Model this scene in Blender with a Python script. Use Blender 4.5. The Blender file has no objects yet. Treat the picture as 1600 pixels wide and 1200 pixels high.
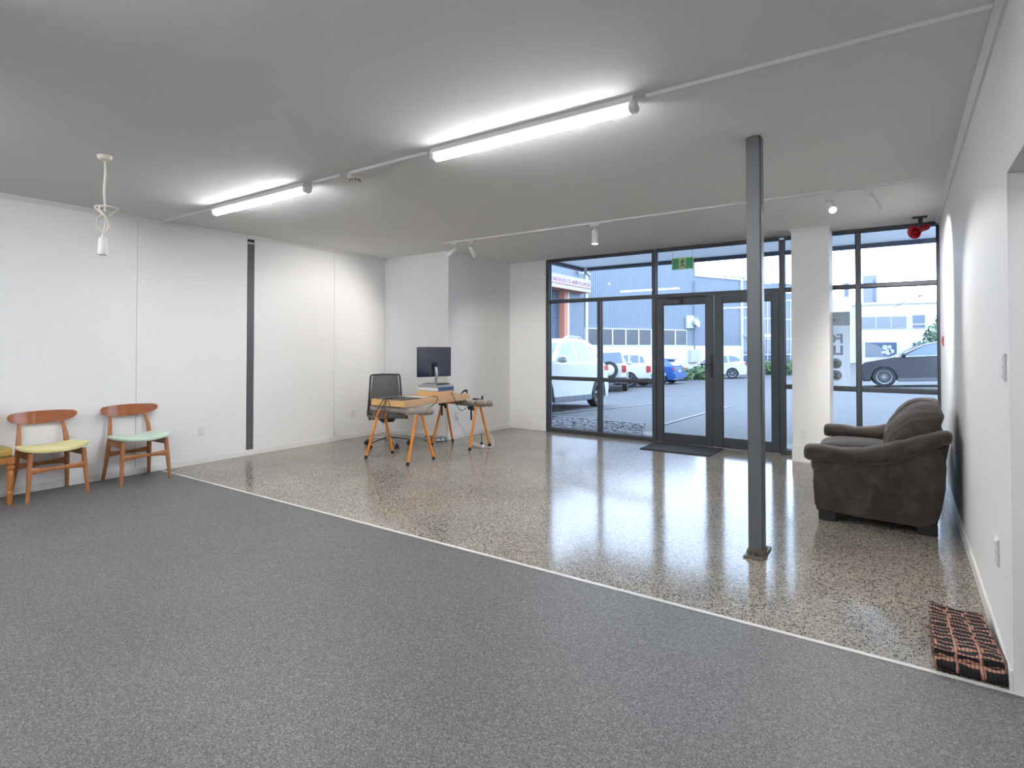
import bpy, bmesh, math, random
from math import sin, cos, pi, radians as R
from mathutils import Vector, Matrix, noise

random.seed(7)
SC = bpy.context.scene
COL = SC.collection

# ------------------------------------------------------------------ camera
XL, XR, YW, ZC, YC, YJ = -6.636, 0.348, 7.72, 2.71, 2.935, 2.941
cam_d = bpy.data.cameras.new('camera')
cam = bpy.data.objects.new('camera', cam_d)
COL.objects.link(cam)
cam.location = (0, 0, 1.35)
cam.rotation_euler = (R(90 + 0.914), 0, R(34.456))
cam_d.sensor_width = 36
cam_d.lens = 887.19 / 1600 * 36
cam_d.shift_y = (525.88 - 600) / 1600
cam_d.clip_start = 0.05
cam_d.clip_end = 400
SC.camera = cam

# ------------------------------------------------------------------ world, exposure, lamp strengths
SC.view_settings.view_transform = 'Standard'
SC.view_settings.look = 'None'
SC.view_settings.gamma = 1.0
SC.view_settings.use_curve_mapping = False
SC.view_settings.exposure = 0.32
SKY_STRENGTH = 5.9
BATTEN_STRENGTH = 118.0
SPOT_POWER = 110.0
world = bpy.data.worlds.new('overcast_sky')
SC.world = world
world.use_nodes = True
wn = world.node_tree.nodes
wl = world.node_tree.links
wn.clear()
w_out = wn.new('ShaderNodeOutputWorld')
w_bg = wn.new('ShaderNodeBackground')
w_tc = wn.new('ShaderNodeTexCoord')
w_sep = wn.new('ShaderNodeSeparateXYZ')
w_ramp = wn.new('ShaderNodeValToRGB')
w_ramp.color_ramp.elements[0].position = 0.0
w_ramp.color_ramp.elements[0].color = (0.66, 0.81, 1.0, 1)
w_ramp.color_ramp.elements[1].position = 0.6
w_ramp.color_ramp.elements[1].color = (0.60, 0.77, 1.0, 1)
w_bg.inputs['Strength'].default_value = SKY_STRENGTH
wl.new(w_tc.outputs['Generated'], w_sep.inputs[0])
wl.new(w_sep.outputs['Z'], w_ramp.inputs[0])
wl.new(w_ramp.outputs[0], w_bg.inputs['Color'])
wl.new(w_bg.outputs[0], w_out.inputs[0])
try:
    SC.cycles.use_denoising = True
    SC.cycles.max_bounces = 12
    SC.cycles.diffuse_bounces = 5
    SC.cycles.glossy_bounces = 4
    SC.cycles.transparent_max_bounces = 12
    SC.cycles.sample_clamp_indirect = 6.0
    SC.cycles.caustics_reflective = False
    SC.cycles.caustics_refractive = False
except Exception:
    pass


# ------------------------------------------------------------------ colours and materials
def lin(c):
    c = c / 255.0
    return c / 12.92 if c <= 0.04045 else ((c + 0.055) / 1.055) ** 2.4


def rgb(r, g, b):
    return (lin(r), lin(g), lin(b), 1.0)


def mat(name, col, rough=0.5, metal=0.0, var=0.0, scale=20.0, bump=0.0, bscale=60.0, sheen=0.0,
        coat=0.0, spec=0.5, stretch=None, emit=None, estr=0.0):
    m = bpy.data.materials.new(name)
    m.use_nodes = True
    nt = m.node_tree
    b = nt.nodes['Principled BSDF']
    b.inputs['Base Color'].default_value = col
    b.inputs['Roughness'].default_value = rough
    b.inputs['Metallic'].default_value = metal
    b.inputs['Specular IOR Level'].default_value = spec
    b.inputs['Sheen Weight'].default_value = sheen
    b.inputs['Coat Weight'].default_value = coat
    if emit:
        b.inputs['Emission Color'].default_value = emit
        b.inputs['Emission Strength'].default_value = estr
    tc = None
    if var > 0 or bump > 0:
        tc = nt.nodes.new('ShaderNodeTexCoord')
        mp = nt.nodes.new('ShaderNodeMapping')
        if stretch:
            mp.inputs['Scale'].default_value = stretch
        nt.links.new(tc.outputs['Object'], mp.inputs[0])
    if var > 0:
        n = nt.nodes.new('ShaderNodeTexNoise')
        n.inputs['Scale'].default_value = scale
        n.inputs['Detail'].default_value = 5
        rp = nt.nodes.new('ShaderNodeValToRGB')
        rp.color_ramp.elements[0].position = 0.3
        rp.color_ramp.elements[1].position = 0.7
        rp.color_ramp.elements[0].color = tuple(max(0, c * (1 - var)) for c in col[:3]) + (1,)
        rp.color_ramp.elements[1].color = tuple(min(1, c * (1 + var)) for c in col[:3]) + (1,)
        nt.links.new(mp.outputs[0], n.inputs['Vector'])
        nt.links.new(n.outputs[0], rp.inputs[0])
        nt.links.new(rp.outputs[0], b.inputs['Base Color'])
    if bump > 0:
        n2 = nt.nodes.new('ShaderNodeTexNoise')
        n2.inputs['Scale'].default_value = bscale
        n2.inputs['Detail'].default_value = 4
        bp = nt.nodes.new('ShaderNodeBump')
        bp.inputs['Strength'].default_value = bump
        bp.inputs['Distance'].default_value = 0.01
        nt.links.new(mp.outputs[0], n2.inputs['Vector'])
        nt.links.new(n2.outputs[0], bp.inputs['Height'])
        nt.links.new(bp.outputs[0], b.inputs['Normal'])
    return m


def glass_mat(name, tint=(0.93, 0.96, 1.0, 1), gloss=1.0):
    m = bpy.data.materials.new(name)
    m.use_nodes = True
    nt = m.node_tree
    nt.nodes.clear()
    o = nt.nodes.new('ShaderNodeOutputMaterial')
    t = nt.nodes.new('ShaderNodeBsdfTransparent')
    t.inputs[0].default_value = tint
    g = nt.nodes.new('ShaderNodeBsdfGlossy')
    g.inputs['Roughness'].default_value = 0.0
    f = nt.nodes.new('ShaderNodeFresnel')
    f.inputs['IOR'].default_value = 1.45
    mx = nt.nodes.new('ShaderNodeMixShader')
    nt.links.new(f.outputs[0], mx.inputs[0])
    nt.links.new(t.outputs[0], mx.inputs[1])
    nt.links.new(g.outputs[0], mx.inputs[2])
    nt.links.new(mx.outputs[0], o.inputs[0])
    return m


def speckle_mat(name, base, dark, light, cell, rough, coat=0.0, patch=0.06, darkamt=0.35, lightamt=0.2, spec=0.5):
    """Exposed aggregate / flecked sheet: voronoi cells of three colours, with slow patches."""
    m = bpy.data.materials.new(name)
    m.use_nodes = True
    nt = m.node_tree
    N, L = nt.nodes, nt.links
    b = N['Principled BSDF']
    tc = N.new('ShaderNodeTexCoord')
    v = N.new('ShaderNodeTexVoronoi')
    v.inputs['Scale'].default_value = 1.0 / cell
    v.inputs['Randomness'].default_value = 1.0
    L.new(tc.outputs['Object'], v.inputs['Vector'])
    sep = N.new('ShaderNodeSeparateColor')
    L.new(v.outputs['Color'], sep.inputs[0])
    ramp = N.new('ShaderNodeValToRGB')
    ramp.color_ramp.interpolation = 'CONSTANT'
    e = ramp.color_ramp.elements
    e[0].position = 0.0
    e[0].color = dark
    e[1].position = darkamt
    e[1].color = base
    e2 = e.new(1 - lightamt)
    e2.color = light
    L.new(sep.outputs[0], ramp.inputs[0])
    # stones are smaller than their cells: matrix colour between them
    th = N.new('ShaderNodeMath')
    th.operation = 'LESS_THAN'
    L.new(v.outputs['Distance'], th.inputs[0])
    th.inputs[1].default_value = 0.48
    mx = N.new('ShaderNodeMix')
    mx.data_type = 'RGBA'
    L.new(th.outputs[0], mx.inputs[0])
    mx.inputs[6].default_value = base
    L.new(ramp.outputs[0], mx.inputs[7])
    n = N.new('ShaderNodeTexNoise')
    n.inputs['Scale'].default_value = 1.3
    n.inputs['Detail'].default_value = 6
    L.new(tc.outputs['Object'], n.inputs['Vector'])
    r2 = N.new('ShaderNodeValToRGB')
    r2.color_ramp.elements[0].position = 0.3
    r2.color_ramp.elements[1].position = 0.7
    r2.color_ramp.elements[0].color = (1 - patch,) * 3 + (1,)
    r2.color_ramp.elements[1].color = (1 + patch,) * 3 + (1,)
    L.new(n.outputs[0], r2.inputs[0])
    mul = N.new('ShaderNodeMix')
    mul.data_type = 'RGBA'
    mul.blend_type = 'MULTIPLY'
    mul.inputs[0].default_value = 1.0
    L.new(mx.outputs[2], mul.inputs[6])
    L.new(r2.outputs[0], mul.inputs[7])
    L.new(mul.outputs[2], b.inputs['Base Color'])
    b.inputs['Roughness'].default_value = rough
    b.inputs['Coat Weight'].default_value = coat
    b.inputs['Coat Roughness'].default_value = rough * 0.6
    b.inputs['Specular IOR Level'].default_value = spec
    return m


M = {}
M['wall'] = mat('white_wall_paint', (0.86, 0.86, 0.865, 1), 0.55, bump=0.03, bscale=180)
M['ceiling'] = mat('ceiling_paint', (0.86, 0.86, 0.86, 1), 0.8, bump=0.03, bscale=140)
M['trim'] = mat('white_trim_paint', (0.82, 0.82, 0.82, 1), 0.4)
M['concrete'] = speckle_mat('polished_aggregate_concrete', rgb(146, 139, 129), rgb(60, 56, 51), rgb(180, 172, 160),
                            0.0100, 0.13, coat=0.0, patch=0.14, darkamt=0.46, lightamt=0.20, spec=0.27)
M['vinyl'] = speckle_mat('flecked_grey_vinyl', rgb(100, 99, 99), rgb(70, 70, 71), rgb(132, 131, 131),
                         0.0065, 0.5, patch=0.07, darkamt=0.4, lightamt=0.3, spec=0.35)
M['joint'] = mat('pale_joint_strip', rgb(200, 198, 194), 0.4, var=0.06)
M['frame'] = mat('dark_aluminium', rgb(66, 70, 76), 0.42, 0.35)
M['frame_dark'] = mat('dark_seal', rgb(28, 30, 34), 0.6)
M['glass'] = glass_mat('clear_glass')
M['steel_paint'] = mat('grey_painted_steel', rgb(92, 95, 99), 0.33, 0.0, var=0.04, scale=6)
M['steel_base'] = mat('worn_steel', rgb(112, 105, 98), 0.45, 0.5, var=0.2, scale=25)
M['strip_steel'] = mat('slate_grey_steel', rgb(84, 89, 95), 0.5)
M['plastic'] = mat('white_plastic', rgb(232, 232, 232), 0.35)
M['plastic_grey'] = mat('light_grey_plastic', rgb(190, 190, 188), 0.4)
M['cream'] = mat('cream_plastic', rgb(228, 220, 204), 0.45)
M['black'] = mat('black_plastic', rgb(26, 27, 29), 0.45)
M['rubber'] = mat('black_rubber', rgb(28, 28, 30), 0.75)
M['red'] = mat('red_plastic', rgb(152, 22, 38), 0.35)
M['sign_green'] = mat('exit_green', rgb(14, 150, 100), 0.4)
M['sign_cream'] = mat('luminous_cream', rgb(196, 222, 172), 0.5)
M['sign_figure'] = mat('exit_figure_green', rgb(26, 84, 44), 0.5)
M['teak'] = mat('teak_wood', rgb(150, 84, 44), 0.28, var=0.22, scale=14, stretch=(1, 0.25, 4), coat=0.3)
M['oak'] = mat('honey_oak_wood', rgb(160, 104, 62), 0.4, var=0.2, scale=16, stretch=(4, 4, 0.3))
M['turned'] = mat('turned_oak', rgb(168, 108, 56), 0.38, var=0.2, scale=18, stretch=(4, 4, 0.5))
M['yellow'] = mat('yellow_wool', rgb(222, 213, 150), 0.9, var=0.07, scale=140, bump=0.2, bscale=400, sheen=0.2)
M['mint'] = mat('mint_wool', rgb(192, 212, 196), 0.9, var=0.06, scale=140, bump=0.2, bscale=400, sheen=0.2)
M['orange'] = mat('orange_powder_coat', rgb(226, 134, 36), 0.35)
M['pine'] = mat('pine_desk', rgb(206, 168, 128), 0.5, var=0.1, scale=10, stretch=(8, 0.6, 8))
M['pine_end'] = mat('pine_end_grain', rgb(222, 178, 118), 0.55, var=0.1, scale=30)
M['felt'] = mat('grey_felt_wrap', rgb(150, 142, 134), 0.95, var=0.18, scale=30, bump=0.5, bscale=70)
M['chrome'] = mat('chrome', rgb(200, 202, 206), 0.14, 1.0)
M['alu'] = mat('brushed_aluminium', rgb(178, 180, 184), 0.3, 0.9)
M['mesh'] = mat('charcoal_mesh', rgb(96, 95, 95), 0.7, var=0.08, scale=200)
M['screen'] = mat('dark_blue_gloss', rgb(30, 44, 70), 0.12, 0.0, coat=0.6)
M['paper'] = mat('white_paper', rgb(236, 236, 234), 0.7)
M['bookblue'] = mat('navy_cover', rgb(52, 78, 118), 0.5)
M['booksilver'] = mat('silver_cover', rgb(190, 192, 196), 0.35, 0.3)
M['mat'] = mat('dark_grey_ribbed_mat', rgb(58, 60, 64), 0.95, var=0.15, scale=90, bump=0.6, bscale=220)
M['lamp'] = mat('lit_diffuser', (0.9, 0.9, 0.9, 1), 0.4, emit=(0.97, 0.985, 1.0, 1), estr=BATTEN_STRENGTH)
_nt = M['lamp'].node_tree            # opal diffuser: brightest underneath, dimmer on its flanks
_geo = _nt.nodes.new('ShaderNodeNewGeometry')
_sp = _nt.nodes.new('ShaderNodeSeparateXYZ')
_mr = _nt.nodes.new('ShaderNodeMapRange')
_mr.inputs['From Min'].default_value = -0.12
_mr.inputs['From Max'].default_value = -1.0
_mr.inputs['To Min'].default_value = BATTEN_STRENGTH * .03
_mr.inputs['To Max'].default_value = BATTEN_STRENGTH
_nt.links.new(_geo.outputs['Normal'], _sp.inputs[0])
_nt.links.new(_sp.outputs['Z'], _mr.inputs['Value'])
_nt.links.new(_mr.outputs[0], _nt.nodes['Principled BSDF'].inputs['Emission Strength'])
M['lens'] = mat('lit_spot_lens', (0.9, 0.9, 0.9, 1), 0.4, emit=(1.0, 0.95, 0.86, 1), estr=30)


def suede_mat():
    m = mat('brown_suede', rgb(60, 50, 44), 0.88, sheen=0.45, bump=0.35, bscale=45)
    nt = m.node_tree
    N, L = nt.nodes, nt.links
    b = N['Principled BSDF']
    b.inputs['Sheen Roughness'].default_value = 0.45
    b.inputs['Sheen Tint'].default_value = (0.75, 0.7, 0.68, 1)
    tc = N.new('ShaderNodeTexCoord')
    n = N.new('ShaderNodeTexNoise')
    n.inputs['Scale'].default_value = 11
    n.inputs['Detail'].default_value = 8
    n.inputs['Distortion'].default_value = 0.6
    L.new(tc.outputs['Object'], n.inputs['Vector'])
    rp = N.new('ShaderNodeValToRGB')
    e = rp.color_ramp.elements
    e[0].position, e[0].color = 0.32, rgb(44, 37, 33)
    e[1].position, e[1].color = 0.62, rgb(66, 56, 49)
    e3 = e.new(0.76)
    e3.color = rgb(76, 66, 58)
    L.new(n.outputs[0], rp.inputs[0])
    L.new(rp.outputs[0], b.inputs['Base Color'])
    return m


M['suede'] = suede_mat()


def rug_mat():
    m = mat('rag_rug_weave', rgb(30, 28, 30), 0.95, bump=0.6, bscale=130)
    nt = m.node_tree
    N, L = nt.nodes, nt.links
    b = N['Principled BSDF']
    tc = N.new('ShaderNodeUVMap')
    tc.uv_map = 'UVMap'
    nz = N.new('ShaderNodeTexNoise')
    nz.inputs['Scale'].default_value = 16
    ad = N.new('ShaderNodeMix')
    ad.data_type = 'RGBA'
    ad.blend_type = 'LINEAR_LIGHT'
    ad.inputs[0].default_value = 0.024
    L.new(tc.outputs[0], nz.inputs['Vector'])
    L.new(tc.outputs[0], ad.inputs[6])
    L.new(nz.outputs['Color'], ad.inputs[7])
    br = N.new('ShaderNodeTexBrick')
    br.inputs['Scale'].default_value = 1.0
    br.inputs['Brick Width'].default_value = 0.072
    br.inputs['Row Height'].default_value = 0.040
    br.inputs['Mortar Size'].default_value = 0.0062
    br.inputs['Mortar Smooth'].default_value = 0.25
    br.offset = 0.12
    br.inputs['Color1'].default_value = rgb(24, 24, 28)
    br.inputs['Color2'].default_value = rgb(34, 28, 32)
    br.inputs['Mortar'].default_value = rgb(180, 134, 116)
    L.new(ad.outputs[2], br.inputs['Vector'])
    wv = N.new('ShaderNodeTexWave')
    wv.inputs['Scale'].default_value = 26
    wv.inputs['Distortion'].default_value = 1.0
    wv.bands_direction = 'X'
    L.new(tc.outputs[0], wv.inputs['Vector'])
    rp = N.new('ShaderNodeValToRGB')
    rp.color_ramp.elements[0].color = rgb(120, 96, 84)
    rp.color_ramp.elements[1].color = (1, 1, 1, 1)
    rp.color_ramp.elements[1].position = 0.55
    L.new(wv.outputs[0], rp.inputs[0])
    mu = N.new('ShaderNodeMix')
    mu.data_type = 'RGBA'
    mu.blend_type = 'MULTIPLY'
    mu.inputs[0].default_value = 0.8
    L.new(br.outputs[0], mu.inputs[6])
    L.new(rp.outputs[0], mu.inputs[7])
    L.new(mu.outputs[2], b.inputs['Base Color'])
    return m


M['rug'] = rug_mat()


def floral_mat():
    m = mat('green_floral_upholstery', rgb(140, 138, 78), 0.9, bump=0.2, bscale=300)
    nt = m.node_tree
    N, L = nt.nodes, nt.links
    b = N['Principled BSDF']
    tc = N.new('ShaderNodeTexCoord')
    v = N.new('ShaderNodeTexVoronoi')
    v.inputs['Scale'].default_value = 9
    L.new(tc.outputs['Object'], v.inputs['Vector'])
    rp = N.new('ShaderNodeValToRGB')
    e = rp.color_ramp.elements
    e[0].position, e[0].color = 0.0, rgb(214, 112, 70)
    e[1].position, e[1].color = 0.42, rgb(146, 142, 80)
    e2 = e.new(0.24)
    e2.color = rgb(206, 120, 72)
    e3 = e.new(0.8)
    e3.color = rgb(176, 138, 64)
    L.new(v.outputs['Distance'], rp.inputs[0])
    L.new(rp.outputs[0], b.inputs['Base Color'])
    return m


M['floral'] = floral_mat()


# ------------------------------------------------------------------ mesh helpers
def new():
    return bmesh.new()


def box(bm, x0, x1, y0, y1, z0, z1, bev=0.0, seg=2):
    r = bmesh.ops.create_cube(bm, size=1.0)
    vs = r['verts']
    for v in vs:
        v.co = Vector((x0 + (v.co.x + .5) * (x1 - x0), y0 + (v.co.y + .5) * (y1 - y0), z0 + (v.co.z + .5) * (z1 - z0)))
    if bev > 0:
        es = list({e for v in vs for e in v.link_edges})
        bmesh.ops.bevel(bm, geom=es, offset=bev, segments=seg, affect='EDGES', clamp_overlap=True)
    return bm


def frames(pts):
    pts = [Vector(p) for p in pts]
    n = len(pts)
    T = []
    for i in range(n):
        a = pts[max(0, i - 1)]
        b = pts[min(n - 1, i + 1)]
        T.append((b - a).normalized())
    up = Vector((0, 0, 1)) if abs(T[0].z) < 0.9 else Vector((1, 0, 0))
    U = [(up - T[0] * up.dot(T[0])).normalized()]
    for i in range(1, n):
        u = U[-1] - T[i] * U[-1].dot(T[i])
        U.append(u.normalized() if u.length > 1e-6 else U[-1])
    return pts, T, U


def tube(bm, pts, r, n=8, sq=(1, 1), power=2.0, cap=True):
    """Sweep a (super)ellipse along pts; r a number or a list; sq scales (side, up)."""
    pts, T, U = frames(pts)
    rings = []
    for i, p in enumerate(pts):
        rad = r[i] if isinstance(r, (list, tuple)) else r
        B = T[i].cross(U[i])
        ring = []
        for k in range(n):
            a = 2 * pi * k / n
            c, s = cos(a), sin(a)
            if power != 2.0:
                c = math.copysign(abs(c) ** (2 / power), c)
                s = math.copysign(abs(s) ** (2 / power), s)
            ring.append(bm.verts.new(p + B * (c * rad * sq[0]) + U[i] * (s * rad * sq[1])))
        rings.append(ring)
    for a, b in zip(rings, rings[1:]):
        for k in range(n):
            bm.faces.new((a[k], a[(k + 1) % n], b[(k + 1) % n], b[k]))
    if cap:
        bm.faces.new(list(reversed(rings[0])))
        bm.faces.new(rings[-1])
    return bm


def lathe(bm, prof, n=20, mx=None, cap=True):
    """prof: [(radius, height)] turned about z, then placed by mx."""
    mx = mx or Matrix.Identity(4)
    rings = []
    for r, z in prof:
        if r < 1e-5:
            rings.append([bm.verts.new(mx @ Vector((0, 0, z)))])
        else:
            rings.append([bm.verts.new(mx @ Vector((r * cos(2 * pi * k / n), r * sin(2 * pi * k / n), z))) for k in range(n)])
    for a, b in zip(rings, rings[1:]):
        for k in range(n):
            k2 = (k + 1) % n
            if len(a) == 1 and len(b) == 1:
                continue
            if len(a) == 1:
                bm.faces.new((a[0], b[k2], b[k]))
            elif len(b) == 1:
                bm.faces.new((a[k], a[k2], b[0]))
            else:
                bm.faces.new((a[k], a[k2], b[k2], b[k]))
    if cap and len(rings[0]) > 1:
        bm.faces.new(list(reversed(rings[0])))
    if cap and len(rings[-1]) > 1:
        bm.faces.new(rings[-1])
    return bm


def prism(bm, poly, f0, f1, bev=0.0):
    """poly: 2-D points; f0 / f1 map a 2-D point to the two end faces."""
    a = [bm.verts.new(f0(*q)) for q in poly]
    b = [bm.verts.new(f1(*q)) for q in poly]
    n = len(poly)
    fs = [bm.faces.new(list(reversed(a))), bm.faces.new(b)]
    side = []
    for k in range(n):
        side.append(bm.faces.new((a[k], a[(k + 1) % n], b[(k + 1) % n], b[k])))
    if bev > 0:
        es = list({e for f in fs for e in f.edges})
        bmesh.ops.bevel(bm, geom=es, offset=bev, segments=3, affect='EDGES', clamp_overlap=True)
    return bm


def align(origin, direction):
    """matrix whose z axis looks along direction."""
    d = Vector(direction).normalized()
    q = Vector((0, 0, 1)).rotation_difference(d)
    return Matrix.Translation(Vector(origin)) @ q.to_matrix().to_4x4()


def soft(bm, x0, x1, y0, y1, z0, z1, p=4.0, cuts=9, amp=0.0, freq=6.0, seed=0.0, fn=None, bulge=0.0):
    """A cushion: subdivided cube pulled to a superellipsoid, wrinkled by noise."""
    old = set(bm.verts)
    r = bmesh.ops.create_cube(bm, size=2.0)
    es = list({e for v in r['verts'] for e in v.link_edges})
    bmesh.ops.subdivide_edges(bm, edges=es, cuts=cuts, use_grid_fill=True)
    vs = [v for v in bm.verts if v not in old]
    c = Vector(((x0 + x1) / 2, (y0 + y1) / 2, (z0 + z1) / 2))
    h = Vector(((x1 - x0) / 2, (y1 - y0) / 2, (z1 - z0) / 2))
    for v in vs:
        q = v.co.copy()
        k = (abs(q.x) ** p + abs(q.y) ** p + abs(q.z) ** p) ** (-1 / p)
        q *= k * max(abs(q.x), abs(q.y), abs(q.z)) if max(abs(q.x), abs(q.y), abs(q.z)) > 0 else 1
        if bulge:
            q.z *= 1 + bulge * (1 - min(1, v.co.x ** 2)) * (1 - min(1, v.co.y ** 2))
        w = Vector((c.x + q.x * h.x, c.y + q.y * h.y, c.z + q.z * h.z))
        if amp:
            nv = noise.noise_vector(w * freq + Vector((seed, seed * 2, 0)))
            w += nv * amp
        if fn:
            w = fn(w)
        v.co = w
    return bm


ROOT = {}


def finish(o, label=None, cat=None, group=None, kind=None):
    if label:
        o['label'] = label
    if cat:
        o['category'] = cat
    if group:
        o['group'] = group
    if kind:
        o['kind'] = kind
    return o


def thing(name, label, cat, loc=(0, 0, 0), rz=0.0, group=None, mx=None):
    o = bpy.data.objects.new(name, None)
    COL.objects.link(o)
    o.empty_display_size = 0.1
    m = mx if mx is not None else Matrix.Translation(Vector(loc)) @ Matrix.Rotation(rz, 4, 'Z')
    o.matrix_world = m
    ROOT[o.name] = m.copy()
    return finish(o, label, cat, group)


def obj(name, bm, material, parent=None, smooth=40, world=False, label=None, kind=None, loc=None, rz=0.0):
    """Link bm as one mesh object. With world=True the coordinates are world ones."""
    if isinstance(bm, bpy.types.Mesh):
        me = bm
    else:
        bmesh.ops.recalc_face_normals(bm, faces=bm.faces)
        root = parent
        while root is not None and root.name not in ROOT and root.parent is not None:
            root = root.parent
        if world and root is not None and root.name in ROOT:
            bm.transform(ROOT[root.name].inverted())
        m0 = None
        if loc is not None:
            m0 = Matrix.Translation(Vector(loc)) @ Matrix.Rotation(rz, 4, 'Z')
            if world:
                bm.transform(m0.inverted())
        me = bpy.data.meshes.new(name)
        bm.to_mesh(me)
        bm.free()
        if smooth:
            me.shade_smooth()
            me.set_sharp_from_angle(angle=R(smooth))
    if material is not None and not me.materials:
        me.materials.append(material)
    o = bpy.data.objects.new(name, me)
    COL.objects.link(o)
    if parent is not None:
        o.parent = parent
    elif loc is not None:
        m0 = Matrix.Translation(Vector(loc)) @ Matrix.Rotation(rz, 4, 'Z')
        o.matrix_world = m0
        ROOT[o.name] = m0
    else:
        ROOT[o.name] = Matrix.Identity(4)
    if label:
        o['label'] = label
    if kind:
        o['kind'] = kind
    return o


def struct(name, bm, m, parent=None, smooth=40):
    return obj(name, bm, m, parent, smooth=smooth, kind='structure' if parent is None else None)


def bx(x0, x1, y0, y1, z0, z1, bev=0.0, seg=2):
    return box(new(), x0, x1, y0, y1, z0, z1, bev, seg)


def copy_tree(o, loc, rz=0.0, label=None, parent=None):
    c = o.copy()
    COL.objects.link(c)
    if parent is None:
        c.matrix_world = Matrix.Translation(Vector(loc)) @ Matrix.Rotation(rz, 4, 'Z')
        ROOT[c.name] = c.matrix_world.copy()
        if label:
            c['label'] = label
    else:
        c.parent = parent
    for ch in list(o.children):
        copy_tree(ch, None, parent=c)
    return c


def text_mesh(body, size, depth, bold=0.0, align_x='LEFT', spacing=1.0):
    cu = bpy.data.curves.new('lettering', 'FONT')
    cu.body = body
    cu.size = size
    cu.extrude = depth / 2
    cu.offset = bold
    cu.align_x = align_x
    cu.space_character = spacing
    cu.resolution_u = 3
    t = bpy.data.objects.new('lettering', cu)
    me = bpy.data.meshes.new_from_object(t)
    bpy.data.objects.remove(t)
    bpy.data.curves.remove(cu)
    bm = new()
    bm.from_mesh(me)
    bpy.data.meshes.remove(me)
    return bm

# ================================================================== THE SETTING
YB = -6.0            # wall behind the camera
XB = 1.9             # far side of the room beyond the opening
struct('floor_concrete', bx(XL - .2, XR + .1, YJ, YW + .14, -.12, 0), M['concrete'])
struct('floor_vinyl', bx(XL - .2, XB, YB, YJ, -.12, 0), M['vinyl'])
struct('trim_1', bx(XL, XR + .3, YJ - .014, YJ + .014, 0, .0025, .001, 1), M['joint'])
struct('ceiling', bx(XL - .2, XR + .2, YB, YW + .14, ZC, ZC + .15), M['ceiling'])

# left wall: backing with separate lining panels, joints left open
wl_ = struct('wall_left', bx(XL - .2, XL - .012, YB, 6.3, 0, ZC), M['wall'])
cuts = [YB, -2.33, 0.18, 2.69, 3.912]
for a, b in zip(cuts, cuts[1:]):
    obj('panel', bx(XL - .012, XL, a + .002, b - .002, .0, ZC, .0015, 1), M['wall'], wl_)
for a, b in [(4.003, 5.213), (5.213, 6.172)]:
    obj('panel', bx(XL - .012, XL, a + .002, b - .002, .0, ZC, .0015, 1), M['wall'], wl_)
obj('panel', bx(XL - .012, XL - .002, 3.91, 4.005, 2.675, ZC), M['wall'], wl_)
# boxed-out return in the far corner
XRet, YRet = -5.34, 6.172
struct('wall_return', bx(XL - .2, XRet, YRet, YW + .14, 0, ZC, .002, 1), M['wall'])
wb_ = struct('wall_window', bx(XRet, -4.645, YW + .012, YW + .14, 0, ZC), M['wall'])
obj('panel', bx(XRet, -4.646, YW, YW + .012, 0, 2.048, .0015, 1), M['wall'], wb_)
obj('panel', bx(XRet, -4.646, YW, YW + .012, 2.054, ZC, .0015, 1), M['wall'], wb_)
struct('wall_back', bx(XL - .2, XB + .1, YB - .1, YB, 0, ZC), M['wall'])
# right wall with the opening nearest the camera
OY0, OY1, OZ = 0.9, 2.944, 2.031
wr_ = struct('wall_right', bx(XR, XR + .16, OY1, YW + .14, 0, ZC), M['wall'])
obj('panel', bx(XR, XR + .16, OY0, OY1, OZ, ZC), M['wall'], wr_)
obj('panel', bx(XR, XR + .16, YB, OY0, 0, ZC), M['wall'], wr_)
# the room beyond the opening
struct('wall_beyond', bx(XB, XB + .1, YB, YJ + .9, 0, ZC), M['wall'])
struct('wall_beyond_end', bx(XR + .16, XB, YJ + .8, YJ + .9, 0, ZC), M['wall'])
struct('floor_beyond', bx(XR + .16, XB, YJ, YJ + .9, -.12, 0), M['vinyl'])
struct('ceiling_beyond', bx(XR + .2, XB + .1, YB, YJ + .9, ZC, ZC + .15), M['ceiling'])

# plastered column in front of the glazing
colm = struct('column', bx(-1.06, -.672, 7.335, YW + .02, 0, ZC, .003, 1), M['wall'])
obj('skirting', bx(-1.066, -.666, 7.329, YW, 0, .2, .002, 1), M['wall'], colm)
bm = new()
prism(bm, [(0, 0), (.022, .022), (.022, .032), (0, .032)], lambda u, v: Vector((-1.06 - u, 7.335 - u, ZC - .032 + v)), lambda u, v: Vector((-.672 + u, 7.335 - u, ZC - .032 + v)))
obj('cap_moulding', bm, M['trim'], colm)


def skirt(name, x0, x1, y0, y1):
    struct(name, bx(x0, x1, y0, y1, 0, .07, .003, 1), M['trim'])


skirt('baseboard_left', XL, XL + .012, YB, YRet)
skirt('baseboard_return', XL, XRet + .012, YRet - .012, YRet)
skirt('baseboard_return_side', XRet, XRet + .012, YRet, YW)
struct('baseboard_right', bx(XR - .013, XR, OY1, YW, 0, .082, .003, 1), M['trim'])


def cornice(name, a, b, nrm):
    """square-set cornice run from a to b along a wall whose inward normal is nrm."""
    bm = new()
    a, b, nv = Vector(a), Vector(b), Vector(nrm)
    pr = [(0, 0), (.012, 0), (.016, .012), (.036, .03), (.036, .04), (0, .04)]
    prism(bm, pr, lambda u, v: a + nv * u + Vector((0, 0, v - .04)), lambda u, v: b + nv * u + Vector((0, 0, v - .04)))
    struct(name, bm, M['trim'])


cornice('trim_2', (XL, YB, ZC), (XL, YRet, ZC), (1, 0, 0))
cornice('trim_3', (XR, YB, ZC), (XR, YW, ZC), (-1, 0, 0))

# ------------------------------------------------------------------ glazing
F0, F1 = YW, YW + .10      # frame depth
GY = YW + .055             # glass


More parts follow.
